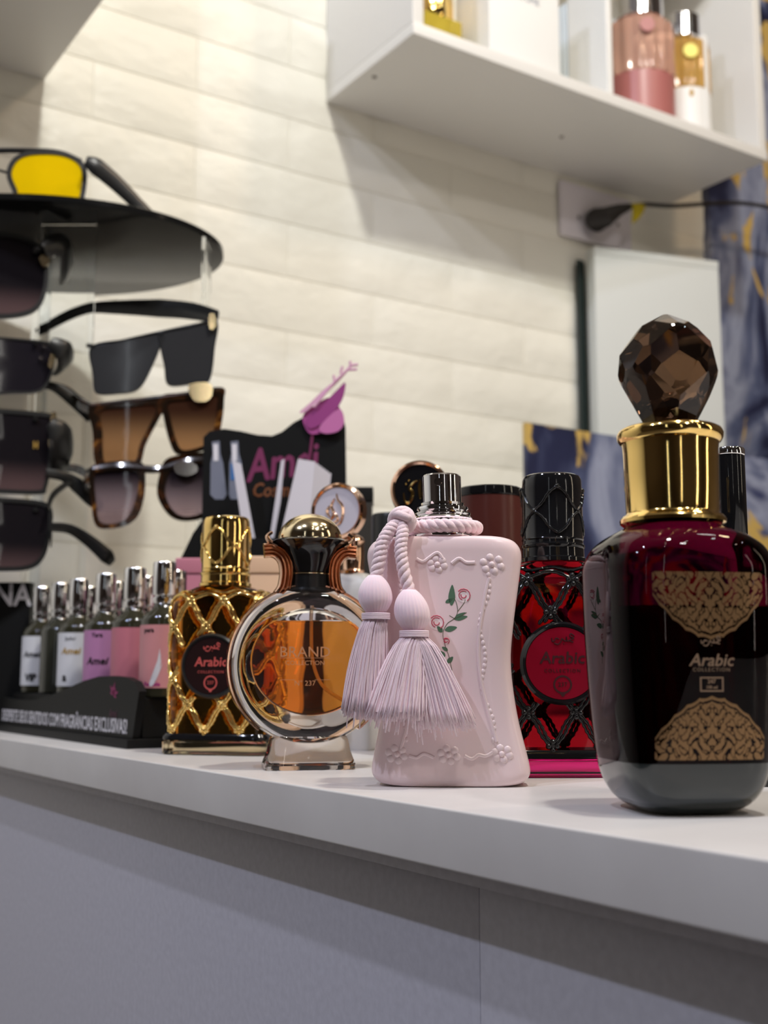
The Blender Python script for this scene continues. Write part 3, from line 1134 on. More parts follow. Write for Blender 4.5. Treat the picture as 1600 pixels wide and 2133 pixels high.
    lettering('emblem_number', '237', textcol, md, 0, (183 - 34) * U, 10 * U, yf)
    # cap
    CT = 495
    c_ = B().lathe([(r_ * U, z * U) for r_, z in ((49, 348.2), (54, 350), (54, 356), (51, 358), (50.5, 372), (52, 374), (52, 378), (50, 380), (49.5, 385), (51, 387), (50, 389), (49, 470), (48.5, CT - 9), (46, CT - 3), (41, CT - .5), (.5, CT))], 56).obj('cap', capm, o)
    cl = B()
    cm = lambda a_, z: Vector((50 * U * math.cos(a_), 50 * U * math.sin(a_), z * U))
    for c2_ in range(4):
        a0 = c2_ * PI / 2 - PI / 2
        for sg in (-1, 1):
            cl.tube([cm(a0 + sg * PI / 4 * (t + .07 * math.sin(2 * PI * t)), 394 + 38 * t) for t in [i / 12 for i in range(13)]], [(2.1 + (i % 2) * .9) * U for i in range(13)], 6)
            cl.tube([cm(a0 + PI / 4 + sg * PI / 4 * (t + .07 * math.sin(2 * PI * t)), 432 + 38 * t) for t in [i / 12 for i in range(13)]], [(2.1 + (i % 2) * .9) * U for i in range(13)], 6)
        for a_, z in ((a0 + PI / 4, 432), (a0, 470)):
            cl.ball(cm(a_, z), 4.6 * U, 8, 6)
    cl.obj('cap_lattice', capm, o, angle=60)
    return o


KB = ground(463, 1570)
KU = upx(KB)
LG = lattice_bottle('lattice_bottle', 'gold lattice bottle with gold cap and dark medallion beside the tester stand', 463, 1570, -24, M['goldliq'], M['gold'], mat('amber_glass_foot', (.95, .80, .50), .02, trans=1, ior=1.45), M['medalk'], None, M['gold'], KU, M['inkr'])
LR = lattice_bottle('lattice_bottle', 'red lattice bottle with black cap and crimson medallion behind pink bottle', 1161, 1614, 10, M['redliq'], M['black'], M['magenta'], M['medalr'], None, M['black'], KU, M['inkd'])

for q_r in (LG, LR): fit(q_r, 463, 1570, 1573, 1078, KU, 0, KB)

# ---- round amber bottle
p, U, rz = base(642, 1601, 8)
Yb = 1605
ol = thing('round_bottle', 'round amber bottle with rose gold lyre neck and dome cap', 'perfume bottle', p, rz)
zz = lambda y: (Yb - y) * U
CZ = zz(1389)


def disc_lens(cx, cz, profile, seg=96, name='', sq=1.0):
    """rings about the y axis: profile of (radius, y)"""
    return [[(cx + r_ * math.cos(2 * PI * j / seg), y_, cz + r_ * sq * math.sin(2 * PI * j / seg)) for j in range(seg)] for r_, y_ in profile]


T = 46 * U
pr = [(1 * U, -T * .80), (60 * U, -T * .84), (112 * U, -T * .95), (140 * U, -T), (156 * U, -T * .82), (164 * U, -T * .4), (166 * U, 0), (164 * U, T * .4), (156 * U, T * .82), (140 * U, T), (112 * U, T * .95), (60 * U, T * .84), (1 * U, T * .8)]
B().rings(disc_lens(0, CZ, catmull(pr, 3, False))).obj('glass_disc', M['glass'], ol, angle=70)
lv = zz(1296)
ccx, ccz, RX, RZ = 3 * U, zz(1381), 128 * U, 113 * U


def chamber(zlo, zhi, m, name, shrink=1.0, tt=.52):
    seg = 72
    b = B()
    rg = []
    for y_, k in ((-T * tt, .90), (-T * tt * .92, .97), (-T * tt * .6, 1), (T * tt * .6, 1), (T * tt * .92, .97), (T * tt, .90)):
        ring = []
        for j in range(seg):
            a_ = 2 * PI * j / seg
            x, z = RX * k * shrink * math.cos(a_), RZ * k * shrink * math.sin(a_)
            zc = min(max(ccz + z, zlo), zhi)
            if zc != ccz + z:
                q = max(-1, min(1, (zc - ccz) / (RZ * k * shrink)))
                lim = RX * k * shrink * math.sqrt(max(0, 1 - q * q))
                x = max(-lim, min(lim, x * 1.0))
            ring.append((ccx + x, y_, zc))
        rg.append(ring)
    return b.rings(rg).obj(name, m, ol, angle=50)


chamber(-1, lv, M['orange'], 'perfume')
chamber(lv + .3 * U, 1, M['air'], 'air_space')
# dip tube
tb = catmull([(3 * U, 0, zz(1262)), (2 * U, 0, zz(1320)), (6 * U, 0, zz(1380)), (26 * U, 0, zz(1430)), (70 * U, 0, zz(1462)), (98 * U, 0, zz(1468))], 6, False)
B().tube(tb, 4 * U, 8).obj('dip_tube', M['tube'], ol)
# foot
def foot_ring(hw, hd, z): return superring(hw * U, hd * U, 7, z * U, 64)


B().rings([foot_ring(92, 52, 0.01), foot_ring(95, 55, 3), foot_ring(94, 54, 12), foot_ring(84, 46, 40), foot_ring(80, 42, 62), foot_ring(76, 38, 70)]).obj('glass_foot', M['glass'], ol, angle=60)
# rose gold rim band round the disc
seg = 90
rg = []
for i in range(seg + 1):
    a_ = math.radians(-52 + (284) * i / seg)
    k = 1.0
    rr = [(167.5, -.30), (170.5, -.30), (171.5, .25), (170.5, .80), (166.5, .86), (167, .8)]
    rg.append([(r_ * U * math.cos(a_), T * y_, CZ + r_ * U * math.sin(a_)) for r_, y_ in rr])
B().rings(rg).obj('rim_band', M['rose'], ol, angle=40)
# lyre arms (each four ridges)
ctr = [(64, 1243), (54, 1228), (50, 1210), (49, 1190), (53, 1170), (63, 1156), (78, 1149), (96, 1150)]
for sg in (-1, 1):
    arm = B()
    fine_ = catmull(ctr, 6, False)
    for k in range(4):
        off = (k - 1.5) * 7.2
        q = []
        for i_, (x, y) in enumerate(fine_):
            a_, c_ = fine_[max(i_ - 1, 0)], fine_[min(i_ + 1, len(fine_) - 1)]
            tx, ty = c_[0] - a_[0], c_[1] - a_[1]
            L = math.hypot(tx, ty)
            q.append((sg * (x - ty / L * -off * -1) * U, 0, zz(y + tx / L * -off * -1)))
        arm.tube(q, 4.3 * U, 10, flat=4.4 - abs(k - 1.5) * .5, up=Vector((0, 1, 0)))
    arm.obj('lyre_arm', M['rose'], ol, angle=60)
B().lathe([(r_ * U, zz(y)) for r_, y in ((50, 1240), (52, 1232), (36, 1226), (36, 1198), (34, 1197))], 48, sy=.8).obj('neck', M['blacksat'], ol)
B().lathe([(r_ * U, zz(y)) for r_, y in ((36, 1197.8), (37, 1196), (35, 1194))], 48, sy=.9).obj('neck_line', M['goldp'], ol)
B().lathe([(r_ * U, zz(y)) for r_, y in ((34, 1193.5), (40, 1180), (48, 1160), (58, 1145), (72, 1136), (80, 1130), (74, 1126), (66, 1124.2))], 64).obj('cap_base', M['black'], ol)
B().lathe([(66 * U * math.cos(t) + .0 * U, zz(1124) + 53 * U * math.sin(t)) for t in [PI / 2 * i / 14 for i in range(15)]][:-1] + [(.3 * U, zz(1071))], 64).obj('dome_cap', M['goldp'], ol)
for sg in (-1, 1):
    q = catmull([(sg * 70 * U, -4 * U, zz(1140)), (sg * 84 * U, -4 * U, zz(1132)), (sg * 90 * U, -4 * U, zz(1120)), (sg * 80 * U, -4 * U, zz(1111))], 5, False)
    B().tube(q, [7 * U * (1 - .5 * i / 15) for i in range(16)], 8, flat=2.2, up=Vector((0, 1, 0))).obj('horn', M['rose'], ol)
yf = lambda x, z: -T * .86 - .0001
xx = -14
lettering('etched_word', 'BRAND', M['etch'], ol, xx * U, zz(1362), 31 * U, yf, width=1.02)
lettering('etched_word', 'COLLECTION', M['etch'], ol, xx * U, zz(1384), 13 * U, yf, width=1.02)
lettering('etched_number', 'N° 237', M['etch'], ol, xx * U, zz(1426), 15 * U, yf)
ln = B()
ln.box((xx - 52) * U, (xx + 52) * U, -T * .86 - .0002, -T * .86 - .0001, zz(1373.8), zz(1373))
ln.box((xx - 52) * U, (xx - 20) * U, -T * .86 - .0002, -T * .86 - .0001, zz(1418.8), zz(1418))
ln.box((xx + 20) * U, (xx + 52) * U, -T * .86 - .0002, -T * .86 - .0001, zz(1418.8), zz(1418))
ln.obj('etched_line', M['etch'], ol, smooth=False)

fit(ol, 642, 1601, 1605, 1071, U)

# ---- dark bottle
p, U, rz = base(1422, 1688, 22)
Yb = 1699
dk = thing('dark_bottle', 'dark wine-red bottle with gold collar and faceted black stopper', 'perfume bottle', p, rz)
zz = lambda y: (Yb - y) * U
q_ = .835
prof = [(1699, 55, 3), (1698, 92, 3.2), (1690, 118, 3.6), (1675, 146, 4), (1650, 167, 4), (1620, 180, 4), (1590, 187, 4), (1500, 197, 4), (1400, 203, 4), (1300, 206, 4), (1215, 206, 4), (1190, 203, 3.8), (1168, 193, 3.5), (1148, 176, 3), (1130, 152, 2.6), (1118, 128, 2.3), (1108, 106, 2), (1103, 98, 2)]
fine = catmull([(zz(y), hw * U, n_) for y, hw, n_ in prof], 4, False)


def fac(n_): return 1 - (1 - q_) * min(1, (n_ - 2) / 2)


ZS = zz(1600)
rgs = [superring(hw * fac(n_), hw * fac(n_), n_, z, 96) for z, hw, n_ in fine if z >= ZS]
rgb_ = [superring(hw * fac(n_), hw * fac(n_), n_, z, 96) for z, hw, n_ in fine if z < ZS]
j0 = [(x, y, rgs[0][0][2] - .00002) for x, y, z in rgs[0]]
B().rings(rgb_ + [j0]).obj('reflection_toned_base', M['basereflect'], dk, angle=60)  # bottom of the bottle, coloured like the counter it reflects
B().rings(rgs).obj('glass_body', M['wine'], dk, angle=60)
b = B()
rg = []
for z, hw, n_ in fine:
    if zz(1592) < z < zz(1262):
        rg.append(superring((hw - 16 * U) * fac(n_), (hw - 16 * U) * fac(n_), n_, z, 72))
first = rg[0]
low = [(x * .9, y * .9, zz(1598)) for x, y, z in first]
b.rings([low] + rg).obj('perfume', M['wineliq'], dk, angle=60)
dt = sorted([(z, hw * fac(n_)) for z, hw, n_ in fine])


def dk_surf(x, z):
    hw = interp(dt, z)[0]
    t = min(.985, abs(x) / hw)
    return -hw * (1 - t ** 4) ** .25


# arabesque foil panels
def arabesque(name, z0, z1, dome, flip):
    b = B()
    NXX, NZZ = 200, 120
    hwp = 112 * U
    cell = {}

    def inside(x, z):
        t = abs(x) / hwp
        v = (z - z0) / (z1 - z0)
        if flip: v = 1 - v     # v: 0 at the flat edge, 1 at the dome tip
        lim = 1 - .62 * t ** 1.9 - .03 * abs(math.sin(t * 14)) if t < 1 else 0
        return t < 1 and v < lim, v, t, lim

    def ink(x, z):
        ok, v, t, lim = inside(x, z)
        if not ok: return False
        if lim - v < .045: return True
        if .055 < lim - v < .085: return False
        X, Z = t * 8.2, v * 6.6
        a = math.sin(2.2 * X + 1.7 * math.sin(2.1 * Z + .6)) * math.sin(2.3 * Z + 1.8 * math.sin(1.9 * X))
        c_ = math.sin(5.1 * X + 2.0 * math.sin(3.2 * Z)) * math.cos(4.6 * Z - 1.7 * math.sin(3.0 * X))
        ring = math.sin(9 * math.hypot(X - 1.1, Z - 1.7)) * .5
        d_ = abs(a + .35 * c_ + .25 * ring)
        return d_ > .21
    xs = [-hwp + 2 * hwp * i / NXX for i in range(NXX + 1)]
    zs = [z0 + (z1 - z0) * j / NZZ for j in range(NZZ + 1)]
    idx = {}
    vs, fs = [], []

    def vid(i, j):
        if (i, j) not in idx:
            idx[(i, j)] = len(vs)
            x, z = xs[i], zs[j]
            vs.append((x, dk_surf(x, z) - .00015, z))
        return idx[(i, j)]
    for i in range(NXX):
        for j in range(NZZ):
            if ink((xs[i] + xs[i + 1]) / 2, (zs[j] + zs[j + 1]) / 2):
                fs.append([vid(i, j), vid(i + 1, j), vid(i + 1, j + 1), vid(i, j + 1)])
    b.add(vs, fs)
    o = b.obj(name, M['foil'], dk, angle=180, fix=False)
    return o


arabesque('gold_foil_ornament', zz(1345), zz(1212), 1, True)
arabesque('gold_foil_ornament', zz(1582), zz(1455), 1, False)
ar = B()
strokes(ar, ARABIC, 0, zz(1353), 20 * U, 1.3 * U, dk_surf)
ar.obj('arabic_word', M['foil2'], dk)
lettering('word', 'Arabic', M['foil2'], dk, 0, zz(1386), 34 * U, dk_surf, shear=.25, bold=.5 * U)
lettering('word', 'COLLECTION', M['foil2'], dk, 0, zz(1404), 10.5 * U, dk_surf, spacing=1.25)
fb = B()
fb.ring_prism([(-24 * U, zz(1418)), (24 * U, zz(1418)), (24 * U, zz(1447)), (-24 * U, zz(1447))], [(-21 * U, zz(1421)), (21 * U, zz(1421)), (21 * U, zz(1444)), (-21 * U, zz(1444))], -.00020, -.00005, dk_surf)
fb.obj('label_frame', M['foil2'], dk, smooth=False)
lettering('label_number', '247', M['foil2'], dk, 0, zz(1427), 11 * U, dk_surf, bold=.4 * U)
lettering('label_word', '100 ml', M['foil2'], dk, 0, zz(1438.5), 8.5 * U, dk_surf, bold=.3 * U)
# collar
B().lathe([(r_ * U, zz(y)) for r_, y in ((90, 1102.8), (100, 1102), (108, 1096), (109, 1089), (104, 1082), (97, 1078), (95, 1074), (96, 1000), (97, 950), (98, 934), (99, 928), (104, 925), (108, 918), (109, 909), (105, 901), (98, 897), (60, 897), (44, 897.5))], 72).obj('gold_collar', M['gold'], dk)
# faceted stopper
bm = bmesh.new()
egg = [(897, 44), (889, 54), (865, 68), (827, 84), (790, 96), (760, 101), (735, 97), (721, 91), (700, 79), (687, 69), (668, 47), (660, 30), (657, 14)]
rings = []
for y, r_ in egg:
    rings.append([bm.verts.new((1.04 * r_ * U * math.cos(2 * PI * j / 64), 1.04 * r_ * U * math.sin(2 * PI * j / 64), zz(y))) for j in range(64)])
for a_, c_ in zip(rings, rings[1:]):
    for j in range(64): bm.faces.new((a_[j], a_[(j + 1) % 64], c_[(j + 1) % 64], c_[j]))
bm.faces.new(rings[0][::-1])
bm.faces.new(rings[-1])
cz = zz(775)
planes = []
ROT = math.radians(-90 - 4)          # front facet looks a little past the camera
for k in range(8):
    a_ = ROT + k * PI / 4
    planes.append((a_, math.radians(-4), 80 if k == 0 else 98))
    if k: planes.append((a_, math.radians(38), 99))
for k in range(8):
    a_ = ROT + (k + .5) * PI / 4
    planes.append((a_, math.radians(-27), 93 if k in (0, 7) else 96))
    if k not in (0, 7): planes.append((a_, math.radians(12), 98))
    planes.append((a_, math.radians(60), 106))
for a_, el, d_ in planes:
    nrm = Vector((math.cos(a_) * math.cos(el), math.sin(a_) * math.cos(el), math.sin(el)))
    co = Vector((0, 0, cz)) + nrm * d_ * U
    r = bmesh.ops.bisect_plane(bm, geom=bm.verts[:] + bm.edges[:] + bm.faces[:], plane_co=co, plane_no=nrm, clear_outer=True, dist=1e-7)
    eds = [g_ for g_ in r['geom_cut'] if isinstance(g_, bmesh.types.BMEdge)]
    if eds:
        try: bmesh.ops.edgenet_fill(bm, edges=eds)
        except Exception: pass
bmesh.ops.recalc_face_normals(bm, faces=bm.faces)
me = bpy.data.meshes.new('faceted_stopper')
bm.to_mesh(me)
bm.free()
me.materials.append(M['smoke'])
me.polygons.foreach_set('use_smooth', [True] * len(me.polygons))
me.set_sharp_from_angle(angle=math.radians(9))
so_ = bpy.data.objects.new('faceted_stopper', me)
COL.objects.link(so_)
so_.parent = dk

fit(dk, 1422, 1688, 1699, 655, U)

# ---- bottles with round badge caps
def badge_bottle(label, px, d, cyp, Rpx, ringm, discm, neckm, bodym, neck_top, neck_bot, body_hw, body_hd, extra, symbol, symm, neckhw, fwd=0.0):
    g_ = at(px, 1408, d)
    g_.z = 0
    U = upx(g_)
    o = thing('badge_cap_bottle', label, 'perfume bottle', g_, heading(g_) + math.radians(extra))
    zt = lambda y: max(0, at(px, y, d).z)
    cz_ = zt(cyp)
    R = Rpx * U
    n = 56
    rg = [[(r_ * R * math.cos(2 * PI * j / n), y_ * R - fwd, cz_ + r_ * R * math.sin(2 * PI * j / n)) for j in range(n)] for r_, y_ in ((.86, -.20), (.93, -.25), (1, -.18), (1.0, .18), (.95, .24), (.86, .2))]
    B().rings(rg, closed=True).obj('cap_ring', ringm, o)
    dd = B().prism([(.862 * R * math.cos(2 * PI * j / n), cz_ + .862 * R * math.sin(2 * PI * j / n)) for j in range(n)], -.17 * R - fwd, .1 * R - fwd).obj('cap_disc', discm, o, smooth=False)
    sy_ = B()
    for q in symbol:
        k = catmull([(x * R, cz_ + z * R) for x, z in q], 6, False)
        m_ = len(k)
        sy_.tube([(x, -.18 * R - fwd, z) for x, z in k], [R * (.022 + .035 * math.sin(PI * i / (m_ - 1))) for i in range(m_)], 6)
    sy_.obj('flame_emblem', symm, dd)
    zn, zb = zt(neck_top), zt(neck_bot)
    if fwd: B().tube([(0, -fwd * .5, cz_ - R * .5), (0, -fwd * .1, cz_ - R * .8), (0, 0, zn)], 11 * U, 12).obj('badge_bracket', neckm, o)
    B().lathe([(neckhw * 1.05 * U, zb + .0002), (neckhw * 1.1 * U, zb + .002), (neckhw * U, zb + .003), (neckhw * U, zn - .003), (neckhw * 1.08 * U, zn - .001), (neckhw * .9 * U, zn + .0015), (neckhw * .5 * U, zn + .003)] + ([] if fwd else [(neckhw * .4 * U, cz_ - R * .97)]), 40).obj('cap_stem', neckm, o)
    bt = zb
    B().rings([superring(body_hw * k * U, body_hd * k * U, 5, z, 64) for z, k in ((0, .93), (.002, 1), (bt * .88, 1), (bt * .96, .93), (bt, .62))]).obj('bottle_body', bodym, o)
    return o


flame = [[(.1, .62), (.16, .4), (.34, .2), (.38, -.1), (.28, -.4), (.1, -.5)], [(.02, .45), (-.12, .2), (-.02, -.05), (-.15, -.3)], [(-.2, .2), (-.3, 0), (-.18, -.2)], [(-.1, -.28), (.05, -.12), (.16, -.3), (-.05, -.42)]]
badge_bottle('rose gold bottle with white flame badge cap behind the round bottle', 735, .74, 1075, 59, M['rose'], M['whited'], M['rose'], M['pearl'], 1125, 1196, 52, 34, -24, [[(x * .9 - .1, z) for x, z in q] for q in flame], M['rose'], 24, .022)
script = [[(-.55, -.1), (-.5, -.4), (-.35, -.42), (-.25, -.1), (-.35, .05), (-.2, .25), (-.1, .3)], [(0, .35), (-.02, .05), (0, -.3)], [(.2, .5), (.16, .1), (.12, -.2), (.3, -.35), (.5, -.1)], [(-.5, .2), (-.45, .2)], [(-.4, .32), (-.36, .32)]]
badge_bottle('black bottle with gold-rimmed black badge cap behind the pink bottle', 877, .68, 1022, 64, M['rose'], M['black'], M['gold'], M['black'], 1084, 1110, 62, 40, 0, script, M['gold'], 40)

# ---- things half hidden behind the bottles
def boxed(name, label, cat, m, px0, px1, ytop, d, depth, lid=None, extra=0, grp=None):
    l, r = at(px0, 1408, d), at(px1, 1408, d)
    zc = at((px0 + px1) / 2, ytop, d).z
    c = (l + r) / 2
    o = thing(name, label, cat, (c.x, c.y, 0), -HEAD + math.radians(extra))
    hw_ = (r - l).length / 2
    lh = .012 if lid else 0
    B().box(-hw_, hw_, 0, depth, 0, zc - lh - .0003).obj('box_body', m, o, bevel=.0012)
    if lid: B().box(-hw_ - .0008, hw_ + .0008, -.0008, depth + .0008, zc - lh, zc).obj('box_lid', lid, o, bevel=.0012)
    return o, hw_, zc


g_ = at(1024, 1408, .63); g_.z = 0
U = upx(g_)
mj = thing('maroon_jar', 'wide maroon canister with dark rim behind the pink bottle', 'jar', g_, -HEAD)
zt = at(1024, 1019, .63).z
B().lathe([(66 * U, 0), (70 * U, .002), (70 * U, zt - .0052)], 56).obj('canister', M['maroon'], mj)
B().lathe([(71 * U, zt - .005), (72 * U, zt - .004), (71 * U, zt - .0006), (68 * U, zt), (.1 * U, zt)], 56).obj('rim_lid', M['black'], mj)
boxed('dark_box', 'dark grey upright box between the two badge cap bottles', 'box', mat('charcoal_card', srgb(48, 44, 40), .4), 716, 775, 1014, .93, .03, M['blackmat'])
g_ = at(818, 1408, .80); g_.z = 0
U = upx(g_)
zt = at(818, 1072, .80).z
bj = thing('black_capped_bottle', 'black-capped bottle just left of the gold-rimmed badge', 'perfume bottle', g_, -HEAD)
B().lathe([(34 * U, 0), (40 * U, .003), (40 * U, zt * .55), (32 * U, zt * .6)], 40).obj('bottle_body', M['peach'], bj)
B().lathe([(40 * U, zt * .6 + .0003), (45 * U, zt * .6 + .002), (45 * U, zt - .003), (42 * U, zt), (.1 * U, zt)], 40).obj('cap', M['blacksat'], bj)
boxed('peach_box', 'plain peach box behind the gold lattice bottle', 'box', M['peach'], 512, 612, 1158, .80, .05, M['peach'])
o, hw_, zc = boxed('peach_box', 'low peach box on the counter behind the round bottle foot', 'box', M['peach'], 690, 742, 1512, .83, .03, M['peach'])
g_ = at(1536, 1408, .50); g_.z = 0
U = upx(g_)
sc_ = thing('silver_topped_bottle', 'black bottle with silver-rimmed cap at the right edge', 'perfume bottle', g_, -HEAD)
z = lambda y: at(1536, y, .50).z
B().rings([superring(k * 60 * U, k * 42 * U, 5, zz_, 48) for zz_, k in ((0, .92), (.003, 1), (z(1180), 1), (z(1150), .8), (z(1140), .5))]).obj('bottle_body', M['blacksat'], sc_)
B().lathe([(22 * U, z(1139)), (22 * U, z(1117)), (30 * U, z(1116.5))], 32).obj('neck', M['goldp'], sc_)
B().lathe([(32 * U, z(1116)), (34 * U, z(1112)), (34 * U, z(952)), (32 * U, z(951))], 48).obj('cap', M['black'], sc_)
B().lathe([(33 * U, z(950.8)), (35 * U, z(949)), (35 * U, z(938)), (33 * U, z(935)), (28 * U, z(936)), (.1 * U, z(937))], 48).obj('cap_top', M['chrome'], sc_)

# ------------------------------------------------------------------ black back display with flower
D = .93
cpx = 567
g_ = at(cpx, 1408, D); g_.z = 0
rzb = heading(g_) + math.radians(-6)
ds = thing('brand_display', 'black wavy-topped display card with purple flower, holding paper strips', 'display', g_, rzb)
LX = lambda px, py: (px - cpx) * upx(at(cpx, py, D))
LZ = lambda py: max(0, at(cpx, py, D).z)
outl = [(300, 1480), (345, 1240), (372, 1165), (398, 1110), (416, 1085), (417, 910), (430, 898), (460, 893), (495, 898), (530, 906), (560, 908), (580, 900), (605, 880), (632, 866), (655, 852), (690, 850), (708, 866), (713, 890), (716, 1000), (722, 1200), (726, 1480)]
poly = [(LX(x, y), LZ(y)) for x, y in outl]
poly[0] = (poly[0][0], 0); poly[-1] = (poly[-1][0], 0)
B().prism(poly, 0, .004).obj('back_card', M['blackmat'], ds, smooth=False)
pyf = lambda x, z: -.0001
lettering('brand_word', 'Amei', M['inkp'], ds, LX(580, 965), LZ(966), 100 * upx(g_), pyf, width=.72, shear=.25, bold=.0007, rot=.12)
lettering('brand_word', 'Cosméticos', M['inko'], ds, LX(598, 1020), LZ(1022), 42 * upx(g_), pyf, width=.8, shear=.2, bold=.0003)
for cx_, tint in ((445, 'bottleprint'), (484, 'bluecap')):
    bp = B()
    dx = 6 if tint == 'bottleprint' else 0
    quadpoly(bp, [(LX(cx_ + x, y), LZ(y)) for x, y in ((-10, 920), (6, 918), (8, 945), (14, 965), (16 + dx, 1030), (10 + dx, 1040), (-8 + dx, 1040), (-12, 1030), (-12, 965), (-8, 945))], pyf, .0002, 1)
    bo = bp.obj('bottle_picture', M['bottleprint'], ds, smooth=False)
    if tint == 'bluecap':
        b3 = B()
        quadpoly(b3, [(LX(cx_ + x, y), LZ(y)) for x, y in ((-9, 965), (11, 965), (12, 1000), (-9, 1000))], pyf, .0005, 1)
        b3.obj('blue_label', M['bluecap'], bo, smooth=False)
    b3 = B()
    quadpoly(b3, [(LX(cx_ + x, y), LZ(y)) for x, y in ((-7, 925), (3, 925), (4, 960), (-6, 960))], pyf, .0005, 1)
    b3.obj('picture_highlight', M['inkw'], bo, smooth=False)
# flower cut-out
fl = thing('card_flower', 'purple hibiscus cut-out fixed to the black display corner', 'flower', (g_.x, g_.y, 0), rzb)


def petal(pts, m, y0_, name='petal'):
    q = catmull([(LX(x, y), LZ(y)) for x, y in pts], 5)
    return B().prism(q, y0_, y0_ + .0008).obj(name, m, fl, smooth=False)


petal([(640, 905), (625, 880), (628, 862), (650, 845), (680, 830), (700, 850), (708, 875), (698, 895), (670, 902)], M['petal'], -.0030)
petal([(640, 895), (632, 872), (660, 850), (695, 815), (712, 800), (708, 830), (694, 855), (672, 880)], mat('deep_petal_card', srgb(146, 58, 124), .5), -.0042)
petal([(618, 862), (640, 842), (668, 815), (700, 790), (716, 778), (690, 806), (655, 838), (632, 860)], M['petall'], -.0054)
petal([(660, 900), (665, 885), (700, 855), (711, 880), (700, 900), (675, 906)], mat('pale_petal_card', srgb(190, 108, 164), .5), -.0052)
st_ = B()
for q in ([(648, 852), (690, 800), (716, 775), (724, 766)], [(702, 782), (706, 768)], [(716, 775), (736, 774)], [(722, 768), (722, 757)], [(690, 800), (688, 786)], [(724, 766), (738, 764)]):
    st_.tube([(LX(x, y), -.0064, LZ(y)) for x, y in q], .0011, 6)
st_.obj('stamen', M['petall'], fl)
B().tube([(LX(x, y), -.0010, LZ(y)) for x, y in ((645, 903), (642, 930), (638, 965), (630, 985))], .0012, 6).obj('stem', M['inkp'], fl)
# black pocket that holds the blotters
poly = [(LX(x, y), LZ(y)) for x, y in ((500, 1250), (500, 1130), (560, 1110), (690, 1110), (700, 1250))]
zb0 = LZ(1130)
B().box(LX(470, 1200), LX(700, 1200), -.030, -.026, 0, zb0).obj('pocket_front', M['blackmat'], ds, smooth=False)
B().box(LX(470, 1200), LX(470, 1200) + .004, -.0259, -.0002, 0, zb0).obj('pocket_side', M['blackmat'], ds, smooth=False)
B().box(LX(700, 1200) - .004, LX(700, 1200), -.0259, -.0002, 0, zb0).obj('pocket_side', M['blackmat'], ds, smooth=False)


def blotter(label, quad, y_, cat='paper strip', grp='scent strips in the black display'):
    o = thing('blotter_strip', label, cat, (g_.x, g_.y, 0), rzb, grp)
    q = [(LX(x, y), LZ(y)) for x, y in quad]
    z0, z1 = min(c_[1] for c_ in q), max(c_[1] for c_ in q)
    b = B().prism(q, y_, y_ + .0006)
    b.obj('paper', M['strip'], o, smooth=False)
    return o


blotter('single grey scent strip leaning left in the black display', [(484, 966), (503, 975), (538, 1150), (514, 1150)], -.018)
blotter('very thin scent strip seen edge-on in the black display', [(583, 965), (590, 962), (583, 1050), (566, 1150), (558, 1150)], -.012)
for k in range(6):
    x0_, w__ = 586 + k * 7, 42 - k * 1
    blotter(('frontmost', 'second', 'third', 'fourth', 'fifth', 'rearmost')[k] + ' white scent strip in the thick fanned stack on the black display', [(x0_ + 34 - k * 1, 966 + k * 3), (x0_ + 34 + w__ * .85, 972 + k * 4), (x0_ + 12 + w__, 1150), (x0_ - 6 + k * 3, 1150)], -.0215 + k * .0018)

# ------------------------------------------------------------------ tester stand with small bottles
X1 = ground(272, 1562).x
Y1 = .7095
Y2 = 1.00
ts = thing('tester_stand', 'black tester stand with slogan and wavy front at left counter end', 'display stand', (X1, Y1, 0))
# local: x into the counter, y along the counter
TH = at(300, 1455, .74).z
B().box(0, .085, 0, Y2 - Y1, 0, .006).obj('base_plate', M['blackmat'], ts, bevel=.0005)
B().box(.0105, .085, .002, Y2 - Y1 - .002, .0062, TH).obj('tray_block', M['blackmat'], ts, bevel=.0006)
# wavy front plate along the edge


def on_x(px, py, xv):
    r = ray(px, py)
    return CAM + r * (xv / r.x)


wave = [(275, 1552), (290, 1440), (280, 1420), (262, 1411), (235, 1408), (205, 1409), (175, 1418), (140, 1433), (105, 1448), (70, 1458), (30, 1457), (0, 1452), (-30, 1446)]
poly = []
for x, y in wave:
    w0 = on_x(x, y, X1 + .004)
    poly.append((w0.y - Y1, w0.z))
poly[0] = (poly[0][0], .0062)
poly.append((poly[-1][0], .0062))
n = len(poly)
fp = B()
fp.add([(.004, y, z) for y, z in poly] + [(.009, y, z) for y, z in poly], [list(range(n)), list(range(n, 2 * n))[::-1]] + [[(i + 1) % n, i, n + i, n + (i + 1) % n] for i in range(n)])
fpo = fp.obj('front_plate', M['blackmat'], ts, smooth=False)
# slogan along the plate


def side_text(name, s, m, y_c, z_c, size, width, bold=0, slope=0, shear=0):
    v, f = text_mesh(s, size, width=width, shear=shear)
    b = B()
    reps = [(0, 0)] + ([(bold, 0), (-bold, 0), (0, bold), (0, -bold)] if bold else [])
    for k, (dx, dz) in enumerate(reps):
        b.add([(.0039 - e_ - k * 3e-6, y_c - (x + dx), z_c + z + dz + slope * x) for x, z, e_ in v], f)
    return b.obj(name, m, fpo, smooth=False, fix=False)


